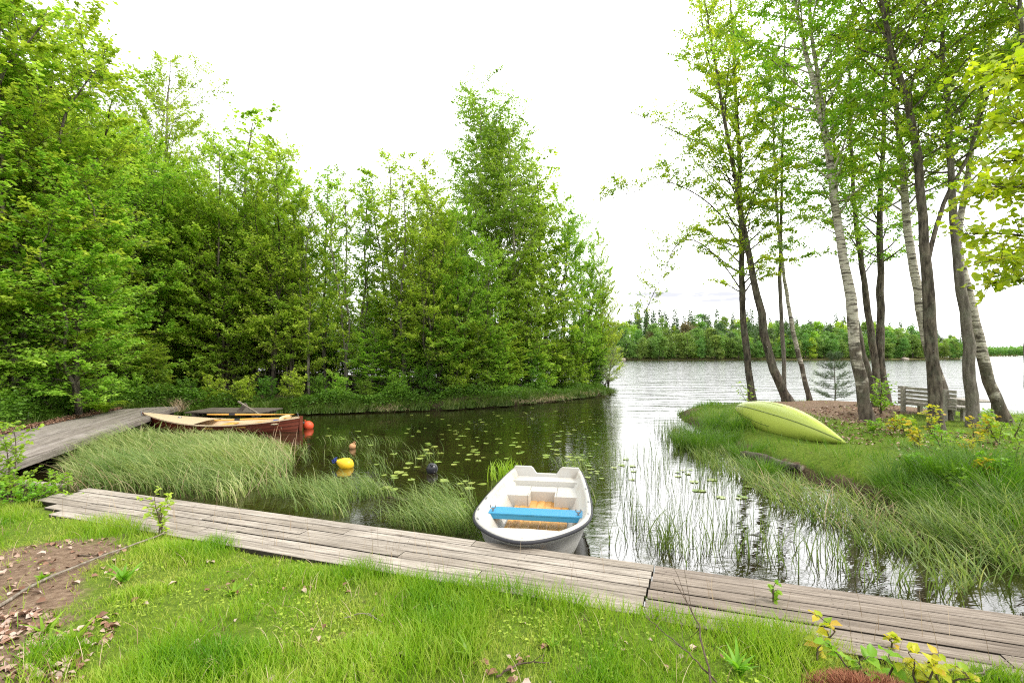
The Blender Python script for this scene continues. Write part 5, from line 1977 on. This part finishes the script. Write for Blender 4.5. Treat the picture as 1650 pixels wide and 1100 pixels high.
tuss = [(1120, 690, .55), (1150, 680, .6), (1135, 705, .6), (1165, 700, .55), (1105, 700, .5), (1185, 690, .5), (1200, 715, .45), (1230, 740, .45), (1500, 775, .6), (1540, 785, .65), (1470, 785, .5), (1580, 775, .6), (1600, 800, .6), (1560, 810, .5), (1520, 800, .55), (1630, 790, .55), (1440, 770, .4), (1640, 830, .6)]
for (px, py, hh) in tuss:
    c = G(px, py, .30)
    k = 330
    a = rng.random(k) * 6.28
    rr = .26 * np.sqrt(rng.random(k))
    q = np.stack([c[0] + rr * np.cos(a), c[1] + rr * np.sin(a)], -1)
    blades(mb, np.stack([q[:, 0], q[:, 1], np.maximum(gz(q[:, 0], q[:, 1]), 0)], -1), hh * (.7 + .5 * rng.random(k)), a + rng.normal(0, .5, k), .1 + rr * 1.2, .7 + .8 * rng.random(k), .006 + .004 * rng.random(k), 5, np.clip(rng.normal(.25, .15, k), 0, 1))
tag(mb.build('bank_grass', M['tussock']), 'long green grass and tussocks covering the right bank', 'grass', kind='stuff')

# grass and herbs along the forest shore and behind the jetty
mb = MB()
shore = [(5.75, 27.6), (5.2, 26.1), (3.6, 24.4), (2.0, 22.6), (0.2, 20.6), (-2.6, 18.9), (-5.0, 18.2), (-7.6, 17.6), (-9.6, 17.3), (-11.6, 17.0), (-13.2, 15.4), (-12.2, 12.6), (-11.2, 9.8)]
sp = np.array(shore)
t = rng.random(11000)
seg = np.concatenate([[0], np.cumsum(np.linalg.norm(np.diff(sp, axis=0), axis=1))])
seg /= seg[-1]
px_ = np.interp(t, seg, sp[:, 0]) - np.abs(rng.normal(0, .5, len(t))) + .06
py_ = np.interp(t, seg, sp[:, 1]) + np.abs(rng.normal(0, .5, len(t))) * np.where(px_ < -11, -.1, 1)
z = gz(px_, py_)
ok = z > -.25
px_, py_, z = px_[ok], py_[ok], z[ok]
n = len(z)
blades(mb, np.stack([px_, py_, z - .02], -1), (.10 + .5 * vnoise(px_, py_, 1.1, 12)) * (.6 + .7 * rng.random(n)), rng.random(n) * 6.28, .15, .8 + .8 * rng.random(n), .009 + .008 * rng.random(n), 4, np.clip(rng.normal(.4, .2, n), 0, 1))
for i in range(95):
    t0 = rng.random() ** 1.0 * .80
    cx_, cy_ = float(np.interp(t0, seg, sp[:, 0])) + rng.normal(0, .12), float(np.interp(t0, seg, sp[:, 1])) + rng.normal(-.02, .12)
    k = int(60 + 120 * rng.random())
    a = rng.random(k) * 6.28
    rr = (.14 + .2 * rng.random()) * np.sqrt(rng.random(k))
    zz = np.clip(gz(cx_ + rr * np.cos(a), cy_ + rr * np.sin(a)), .05, .3)
    blades(mb, np.stack([cx_ + rr * np.cos(a), cy_ + rr * np.sin(a), zz], -1), (.25 + .4 * rng.random()) * (.7 + .5 * rng.random(k)), a * .5 - 1.0 + rng.normal(0, .6, k), .1 + rr, 1.0 + 1.1 * rng.random(k), .008 + .006 * rng.random(k), 5, np.clip(rng.normal(.35 + .3 * rng.random(), .2, k), 0, 1))
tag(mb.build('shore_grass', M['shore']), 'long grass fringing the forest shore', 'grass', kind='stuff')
mb = MB()
n = 34000
t = rng.random(n)
px_ = np.interp(t, seg, sp[:, 0]) - np.abs(rng.normal(0, 1.0, n)) - .15
py_ = np.interp(t, seg, sp[:, 1]) + np.abs(rng.normal(0, .8, n)) * np.where(px_ < -11, .2, 1)
hh = .04 + (1.0 * vnoise(px_, py_, .9, 14) ** 1.5) * rng.random(n)
z = gz(px_, py_)
ok = z > 0
b = np.stack([px_, py_, z + hh], -1)[ok]
n = len(b)
sz = .05 + .06 * rng.random(n)
leafs(mb, b, np.stack([rng.normal(size=n), rng.normal(size=n), rng.normal(-.1, .3, n)], -1), unit(np.stack([rng.normal(0, .5, n), rng.normal(-.2, .5, n), np.ones(n)], -1)), sz, sz * .7, np.clip(rng.normal(.45, .25, n), 0, 1))
tag(mb.build('undergrowth', M['dark_leaf']), 'low leafy herbs under the forest trees along the shore', 'undergrowth', kind='stuff')

# straw skirts where last year's sedge hangs over the point's bank
mb = MB()
for (px, py) in ((845, 652), (870, 650), (888, 648), (905, 645), (945, 638), (625, 664)):
    c = G(px, py, .12)
    k = 90
    q = c[None] + rng.normal(0, 1, (k, 3)) * np.array([.28, .2, .05])
    blades(mb, q + np.array([0, .2, .12]), .25 + .25 * rng.random(k), -np.pi / 2 + rng.normal(0, .6, k), .9, 2.4, .01, 4, rng.random(k))
for (px, py) in ((287, 655), (290, 662)):
    c = G(px, py, .35)
    k = 60
    q = c[None] + rng.normal(0, 1, (k, 3)) * np.array([.10, .10, .03])
    blades(mb, q, .35 + .25 * rng.random(k), rng.random(k) * 6.28, .3, 1.4, .008, 4, rng.random(k))
tag(mb.build('dry_sedge', M['straw']), 'withered brown sedge hanging over the forest bank', 'sedge', kind='stuff')

# ------------------------------------------------------------------ lily pads
LP = []
r = np.random.default_rng(44)
for i in range(4):
    mb = MB()
    k = 22
    notch = .16 + .05 * i
    a = np.linspace(notch, 2 * np.pi - notch, k)
    rad = 1 + .03 * np.sin(a * 3 + i)
    ring = np.stack([np.cos(a) * rad * (1.0 + .06 * i), np.sin(a) * rad, .05 + .05 * np.sin(a * 2 + i)], -1)
    inner = ring * np.array([.55, .55, .15])
    v = np.concatenate([[(0.04, 0, 0)], inner, ring])
    mb.add(v, [(0, j + 1, j + 2) for j in range(k - 1)], .4 + .1 * i, 0, True)
    mb.f.append((np.array([(j + 1, j + 1 + k, j + 2 + k, j + 2) for j in range(k - 1)]), 0, True))
    LP.append(mb)
pads = []
regs = [([(780, 664), (960, 655), (975, 690), (950, 745), (760, 740), (730, 700)], 92, 'lily pads in the dark water beyond the white boat', 'yellow-green lily pad floating in dark water beyond the white boat'),
        ([(640, 668), (780, 662), (760, 735), (650, 722)], 26, 'lily pads under the dense alders', 'lily pad floating near the wooded shore behind the black buoy'),
        ([(655, 725), (775, 728), (765, 785), (650, 785)], 24, 'lily pads around the black buoy', 'lily pad floating around the round black buoy'),
        ([(568, 735), (650, 722), (655, 790), (590, 815)], 14, 'lily pads beside the yellow buoy', 'lily pad floating to the right of the yellow buoy'),
        ([(490, 690), (560, 690), (620, 700), (610, 720), (500, 712)], 10, 'lily pads right of the orange buoy', 'lily pad floating to the right of the orange buoy'),
        ([(900, 735), (990, 745), (985, 775), (945, 770)], 14, 'lily pads behind the white boat stern', 'lily pad floating close behind the white boat stern'),
        ([(1085, 750), (1180, 765), (1270, 800), (1260, 815), (1150, 800), (1070, 775)], 16, 'lily pads among the rushes', 'pale lily pad floating among the rushes below the right bank'),
        ([(968, 735), (1045, 745), (1040, 775), (975, 775)], 7, 'lily pads at the edge of the reflection', 'lily pad floating at the edge of the bright reflection'),
        ([(700, 800), (765, 770), (790, 755), (770, 800), (740, 840)], 6, 'lily pads left of the white boat', 'lily pad floating in sedge left of the white boat')]
pm = []
for poly, n, grp, lab in regs:
    q = sample_poly(np.array(poly, float), n, r)
    # loose clusters
    q = q + r.normal(0, 3, q.shape)
    for (x, y) in q:
        i = int(r.integers(4))
        g = G(x, y)
        if i < len(pm) and pm[i] is not None:
            o = pm[i].copy()
            C.objects.link(o)
        else:
            while len(pm) < 4:
                pm.append(None)
            o = LP[i].build('lily_pad', M['pad'])
            pm[i] = o
        s = .038 + .046 * r.random() ** 1.5
        o.location = (g[0], g[1], .006 + .004 * r.random())
        o.scale = (s, s, s)
        o.rotation_euler = (r.normal(0, .03), r.normal(0, .03), r.random() * 6.28)
        tag(o, lab, 'lily pad', grp)

# broad-leaved water plant behind the boat's left quarter
r = np.random.default_rng(46)
mb = MB()
c = G(812, 768)
k = 70
q = c[None, :2] + r.normal(0, .17, (k, 2))
blades(mb, np.stack([q[:, 0], q[:, 1], np.full(k, -.02)], -1), .22 + .22 * r.random(k), r.random(k) * 6.28, .1, .6 + .6 * r.random(k), .028, 4, .3 + .5 * r.random(k))
tag(mb.build('water_plant', M['sapling_leaf']), 'bright broad-leaved water plant behind the left corner of the white boat', 'plant')


# ------------------------------------------------------------------ small plants, sticks and litter of the near bank
def sapling(name, p, h, nst, spread, leaf, mat, label, seed, nb=9, group=None, cat='sapling', tips=6, bl=.35):
    r = np.random.default_rng(seed)
    o = empty(name, p, 0, label, cat, group)
    st, fo = MB(), MB()
    B, D = [], []
    for s in range(nst):
        top = np.array([r.normal(0, spread), r.normal(0, spread), h * (1 - .22 * s * r.random())])
        pts = smooth_path([(r.normal(0, .02), r.normal(0, .02), -.05), top * .4 + r.normal(0, .02, 3), top * .75 + r.normal(0, .02, 3), top], 10)
        tube(st, pts, np.linspace(.006 + h * .005, .002, len(pts)), 5)
        for t in np.linspace(.3, 1, nb):
            b0 = interp_path(pts, t)
            az = r.random() * 6.28
            L = bl * h * (.4 + .6 * (1 - abs(t - .6))) * (.6 + .6 * r.random())
            d = unit(np.array([math.cos(az), math.sin(az), .35 + .3 * r.random()]))
            e = b0 + d * L
            tube(st, [b0, (b0 + e) / 2 + np.array([0, 0, .01]), e], [.003, .0025, .0015], 4, cap=False)
            tt = np.linspace(.25, 1.0, tips)
            B.append(b0 + (e - b0) * tt[:, None])
            D.append(np.repeat(d[None], tips, 0))
    B, D = np.concatenate(B), np.concatenate(D)
    n = len(B)
    nrm = unit(np.stack([r.normal(0, .45, n), r.normal(-.15, .45, n), np.ones(n)], -1))
    d = unit(D * .6 + unit(np.cross(D, nrm)) * np.where(np.arange(n) % 2 == 0, 1, -1)[:, None] * .9 + r.normal(0, .25, (n, 3)) + np.array([0, 0, .05]))
    sz = leaf * (.6 + .6 * r.random(n))
    big_leafs(fo, B, d, nrm, sz, sz * .8, np.clip(r.normal(.5, .22, n), 0, 1))
    st.build('stem', M['twig'], o)
    fo.build('foliage', mat, o)
    return o


def at_ground(px, py, z=.42):
    g = G(px, py, z)
    return (g[0], g[1], float(gz(g[0], g[1])))


sapling('sapling', at_ground(22, 790), 1.2, 3, .10, .055, M['sapling_leaf'], 'tall bright alder sapling at the left edge before the jetty', 701, 22, tips=8, bl=.24)
sapling('sapling', at_ground(62, 795), .55, 5, .17, .05, M['sapling_leaf'], 'bushy green sapling between the tall sapling and the boardwalk end', 702, 15, tips=8)
sapling('sapling', at_ground(115, 792), .36, 4, .14, .045, M['sapling_leaf'], 'low sapling at the left end of the boardwalk', 703, 8)
sapling('sapling', at_ground(150, 787), .26, 4, .18, .04, M['sapling_leaf'], 'tiny seedling behind the first boardwalk board', 713, 6)
sapling('sapling', at_ground(258, 856), .40, 3, .07, .045, M['alder_leaf'], 'spindly seedling growing before the boardwalk at the end of the long stick', 704, 8)
sapling('sapling', at_ground(35, 805), .28, 5, .18, .045, M['sapling_leaf'], 'low leafy plant under the tall left sapling', 705, 7)
sapling('seedling', dk(*[8.05, .36], .385), .14, 1, .02, .045, M['sapling_leaf'], 'green seedling sprouting between the boardwalk boards', 706, 6, cat='seedling', bl=.25, tips=4)
sapling('seedling', dk(*[8.62, .70], .385), .08, 1, .02, .045, M['gold_leaf'], 'orange-yellow seedling sprouting through the boardwalk', 707, 5, cat='seedling', bl=.3, tips=4)
sapling('aspen_shoot', at_ground(1330, 1065), .24, 1, .04, .06, M['gold_leaf'], 'young shoot with orange top leaves before the brown moss mound', 708, 7, cat='shoot', bl=.22, tips=3)
sapling('aspen_shoot', at_ground(1388, 1080), .16, 2, .07, .07, M['sapling_leaf'], 'young green shoot with dark stem above the moss mound', 709, 6, cat='shoot', bl=.3, tips=3)
sapling('aspen_shoot', at_ground(1432, 1078), .14, 1, .03, .085, M['sapling_leaf'], 'young shoot with one round green leaf right of the moss mound', 710, 3, cat='shoot', bl=.22, tips=2)
sapling('aspen_shoot', at_ground(1490, 1098), .20, 2, .06, .065, M['gold_leaf'], 'young shoot with large golden leaves at the lower right', 711, 5, cat='shoot', bl=.3, tips=3)
sapling('aspen_shoot', at_ground(1535, 1105), .16, 2, .08, .055, M['gold_leaf'], 'small golden shoot by the white stick at the lower right', 712, 5, cat='shoot', bl=.3, tips=3)
# yellow young shoots on the right bank in front of the bench
r = np.random.default_rng(721)
for (px, py, h) in ((1478, 720, .7), (1500, 705, .9), (1515, 725, .7), (1535, 740, .6), (1460, 705, .6), (1555, 735, .6), (1572, 715, .7), (1592, 700, .8), (1610, 720, .6), (1630, 705, .7), (1640, 745, .7), (1545, 770, .5), (1585, 765, .5), (1440, 700, .5), (1405, 700, .4), (1615, 770, .6), (1480, 750, .5)):
    p = at_ground(px, py, .5)
    sapling('aspen_shoot', p, h * .62, 3, .12, .075, M['gold_leaf'] if r.random() < .45 else M['sapling_leaf'], 'yellow-green young shoot on the right bank in front of the bench', int(730 + px), 7, group='young shoots on the right bank', cat='shoot', tips=4)
sapling('shoot_bush', at_ground(1420, 668, .6), .95, 5, .16, .09, M['sapling_leaf'], 'green shoots around the foot of the twin-stemmed alder', 760, 9, cat='shoot', tips=5)
sapling('shoot_bush', (G(1225, 640, .6)[0] * .85, 15.8, .5), .7, 3, .2, .08, M['alder_leaf'], 'thin twiggy shoot between the canoe and the leaning brown alder', 761, 6, cat='shoot', tips=3)


def rosette(p, n, L, W, mat, label, seed, name='broadleaf_weed'):
    r = np.random.default_rng(seed)
    mb = MB()
    k = n
    base = np.array(p)[None] + r.normal(0, .01, (k, 3)) * np.array([1, 1, .2])
    blades(mb, base, L * (.7 + .5 * r.random(k)), np.arange(k) * 2.4 + r.normal(0, .2, k), .3 + .3 * r.random(k), 1.1 + .4 * r.random(k), W, 5, np.clip(r.normal(.3, .15, k), 0, 1))
    return tag(mb.build(name, mat), label, 'weed')


rosette(at_ground(200, 935), 14, .17, .028, M['sapling_leaf'], 'broad-leaved weed beside the long stick', 770)
rosette(at_ground(1190, 1078), 16, .17, .03, M['sapling_leaf'], 'broad-leaved weed left of the brown moss mound', 771)
rosette(at_ground(120, 1035), 12, .17, .026, M['sapling_leaf'], 'long-leaved weed in the dead leaves at the lower left', 772)
rosette(at_ground(75, 1025), 8, .16, .022, M['sapling_leaf'], 'flat weed on the bare soil at the lower left', 773)
rosette(at_ground(375, 950), 10, .10, .025, M['sapling_leaf'], 'pale weed in the middle of the lawn', 774)
rosette(at_ground(820, 975), 10, .12, .022, M['sapling_leaf'], 'feathery weed before the boardwalk under the white boat', 775)
rosette(at_ground(760, 1060), 9, .18, .02, M['sapling_leaf'], 'weed with raised stalk in the lower middle lawn', 776)
rosette(at_ground(890, 1040), 11, .12, .018, M['sapling_leaf'], 'weed beside the worn spot in the lawn', 777)
rosette(at_ground(68, 935), 9, .10, .03, M['sapling_leaf'], 'small weed on the bare dirt patch', 778)
# fern behind the jetty
r = np.random.default_rng(780)
fp = P(165, 668, 14.6)
fe = empty('fern', (fp[0], fp[1], float(gz(fp[0], fp[1]))), 0, 'bright fern behind the leaf-strewn edge of the jetty', 'fern')
mb = MB()
for q in range(12):
    az = q * .53 + r.normal(0, .1)
    L = .65 * (.8 + .3 * r.random())
    pts = smooth_path([(0, 0, 0), (math.cos(az) * L * .35, math.sin(az) * L * .35, L * .55), (math.cos(az) * L * .75, math.sin(az) * L * .75, L * .65), (math.cos(az) * L, math.sin(az) * L, L * .45)], 12)
    tt = np.repeat(np.linspace(.12, .98, 18), 2)
    b = interp_path(pts, tt)
    dv = unit(interp_path(np.gradient(pts, axis=0), tt))
    sdv = unit(np.cross(dv, [0, 0, 1])) * np.where(np.arange(len(tt)) % 2 == 0, 1, -1)[:, None]
    wl = .15 * np.sin(np.clip(tt, 0, 1) * np.pi) ** .7 + .01
    leafs(mb, b, sdv + dv * .3, np.repeat([[0, 0, 1.0]], len(tt), 0), wl, wl * .3 + .008, r.random(len(tt)))
mb.build('fronds', M['sapling_leaf'], fe)


def stick(pts, r0, r1, label, mat=None, twigs=0, seed=0):
    rr = np.random.default_rng(seed)
    mb = MB()
    pts = smooth_path(pts, 14)
    pts[1:-1] += rr.normal(0, r0 * .5, (len(pts) - 2, 3))
    tube(mb, pts, np.linspace(r0, r1, len(pts)), 7, jit=.08)
    for i in range(twigs):
        t = .25 + .7 * rr.random()
        b = interp_path(pts, t)
        d = unit(pts[-1] - pts[0])
        d = unit(d + rr.normal(0, .6, 3) + np.array([0, 0, .3]))
        L = np.linalg.norm(pts[-1] - pts[0]) * (.2 + .25 * rr.random())
        tube(mb, [b, b + d * L * .5 + rr.normal(0, .01, 3), b + d * L], [r1 * 1.1, r1 * .8, r1 * .5], 5, cap=False)
    return tag(mb.build('stick', mat or M['dead_wood']), label, 'stick')


def gp(px, py, up=.01):
    p = at_ground(px, py)
    return np.array(p) + np.array([0, 0, up])


stick([gp(-10, 985, .02), gp(60, 945, .02), gp(120, 918, .03), gp(200, 885, .03), gp(270, 857, .05)], .012, .007, 'long pale stick lying across the dirt patch', seed=1)
stick([gp(125, 893), gp(150, 893), gp(178, 890, .02)], .006, .003, 'short twig on the dirt above the long stick', M['twig'], 1, 2)
P1 = gp(1145, 1105, .03)
stick([P1, gp(1125, 1050, .12) + np.array([0, 0, .05]), gp(1105, 1010, .2), gp(1085, 985, .26)], .006, .002, 'bare dry branch rising from the lawn at the lower middle right', M['twig'], 4, 3)
stick([gp(1155, 1100, .02), gp(1100, 1070, .10), gp(1040, 1030, .16)], .005, .002, 'dry twig spreading left beside the bare branch', M['twig'], 3, 4)
stick([gp(1560, 1085, .03), gp(1600, 1078, .05), gp(1632, 1070, .08)], .006, .003, 'whitish stick at the lower right boardwalk edge', M['dead_wood'], 1, 5)
stick([gp(800, 1090, .02), gp(840, 1072, .03), gp(885, 1068, .03)], .006, .003, 'twig lying on the worn spot of the lawn', M['twig'], 3, 6)
stick([gp(555, 995, .02), gp(590, 993, .05), gp(615, 1002, .04)], .004, .002, 'thin dry twig in the middle of the lawn', M['dead_wood'], 2, 7)
stick([np.array(G(696, 800)) + np.array([0, 0, .01]), np.array(G(672, 806)) + np.array([0, 0, .012]), np.array(G(610, 800)) + np.array([0, 0, .0])], .008, .004, 'stick floating in the cove in front of the black buoy', M['twig'], 0, 8)
# log at the water's edge on the right
mb = MB()
a, b = np.array(G(1196, 732, .12)), np.array(G(1292, 755, .10))
pts = smooth_path([a, a * .66 + b * .34 + np.array([0, 0, .04]), a * .33 + b * .67, b], 12)
lg = empty('log', tuple((a + b) / 2), 0, 'old mossy log lying at the water edge below the canoe', 'log')
tube(mb, pts - (a + b) / 2, np.linspace(.075, .065, len(pts)), 12, jit=.06, cap=False)
mb.build('bark', M['bark'], lg)
mb = MB()
d = unit(b - a)
u = unit(np.cross(d, [0, 0, 1]))
vv = np.cross(u, d)
ring = np.array([(b - a) / 2 + d * .004 + (u * math.cos(t) + vv * math.sin(t)) * .066 for t in np.linspace(0, 2 * np.pi, 16, endpoint=False)])
mb.add(ring, np.arange(16))
mb.build('cut_end', M['dead_wood'], lg)
# brown moss mound
r = np.random.default_rng(790)
c = np.array(at_ground(1385, 1112))
mb = MB()
k = 2600
a = r.random(k) * 6.28
rr = np.sqrt(r.random(k))
q = np.stack([c[0] + .30 * rr * np.cos(a), c[1] + .16 * rr * np.sin(a), c[2] + .07 * (1 - rr ** 2)], -1)
blades(mb, q, .02 + .03 * r.random(k), a + r.normal(0, .8, k), .2, 1.2, .004, 2, np.clip(r.normal(.45, .25, k), 0, 1))
a = np.linspace(0, 2 * np.pi, 25)[:-1]
lathe(mb, [(.31, -.02), (.27, .015), (.2, .04), (.1, .062), (.001, .068)], 20, .25)
mb.v[-1][:, 1] *= .53
mb.v[-1] += c
tag(mb.build('moss_mound', M['rust_moss']), 'rusty brown moss mound at the lower right of the lawn', 'moss')


# dead leaves
def litter(polys, label, size, lift=.012, seed=0):
    r = np.random.default_rng(seed)
    mb = MB()
    for poly, n, z in polys:
        q = sample_poly(world_poly(poly, z), n, r)
        n = len(q)
        zz = gz(q[:, 0], q[:, 1]) if z < .405 or True else z
        zz = np.maximum(zz, z - .03) if z >= .4 and False else zz
        sz = size * (.5 + .8 * r.random(n))
        az = r.random(n) * 6.28
        d = np.stack([np.cos(az), np.sin(az), r.normal(.05, .25, n)], -1)
        nrm = unit(np.stack([r.normal(0, .35, n), r.normal(0, .35, n), np.ones(n)], -1))
        big_leafs(mb, np.stack([q[:, 0], q[:, 1], zz + lift * r.random(n) + .004], -1), d, nrm, sz, sz * .7, r.random(n), 0, .30)
    return tag(mb.build('leaf_litter', M['litter']), label, 'dead leaves', kind='stuff')


litter([([(-60, 1010), (60, 985), (120, 1030), (150, 1060), (110, 1130), (-120, 1130)], 420, .42), ([(0, 880), (190, 862), (210, 900), (120, 950), (110, 1010), (0, 1010)], 90, .42),
        ([(130, 1000), (200, 990), (190, 1030), (120, 1050)], 40, .42), ([(180, 870), (1000, 1000), (1300, 1100), (300, 1120), (180, 1000)], 80, .42), ([(760, 1060), (880, 1040), (900, 1100), (770, 1110)], 16, .42)], 'curled brown dead leaves lying on the near bank', .052, seed=1)
litter([([(1300, 660), (1440, 655), (1480, 690), (1400, 705), (1330, 690)], 700, .62), ([(1430, 690), (1640, 700), (1640, 740), (1450, 740)], 260, .55)], 'brown leaf litter on the trodden mound of the right bank', .07, seed=2)
mb = MB()
r = np.random.default_rng(3)
n = 2600
t = r.random(n)
off = np.abs(r.normal(0, .22, n))
pa, pbb = np.array([-13.0, 15.9]), np.array([-11.2, 9.6])
q = pa[None] * (1 - t[:, None]) + pbb[None] * t[:, None]
q = q + np.stack([-off + .18 + .15 * vnoise(t * 20, t, 1, 2), r.normal(0, .1, n)], -1)
q[:, 0] += .05
sz = .05 * (.6 + .8 * r.random(n))
az = r.random(n) * 6.28
big_leafs(mb, np.stack([q[:, 0], q[:, 1], np.full(n, .415) + .05 * r.random(n)], -1), np.stack([np.cos(az), np.sin(az), r.normal(0, .3, n)], -1), unit(np.stack([r.normal(0, .4, n), r.normal(0, .4, n), np.ones(n)], -1)), sz, sz * .7, r.random(n) * .6, 0, .3)
tag(mb.build('leaf_litter', M['litter']), 'brown leaf drift along the land side of the wide jetty', 'dead leaves', kind='stuff')
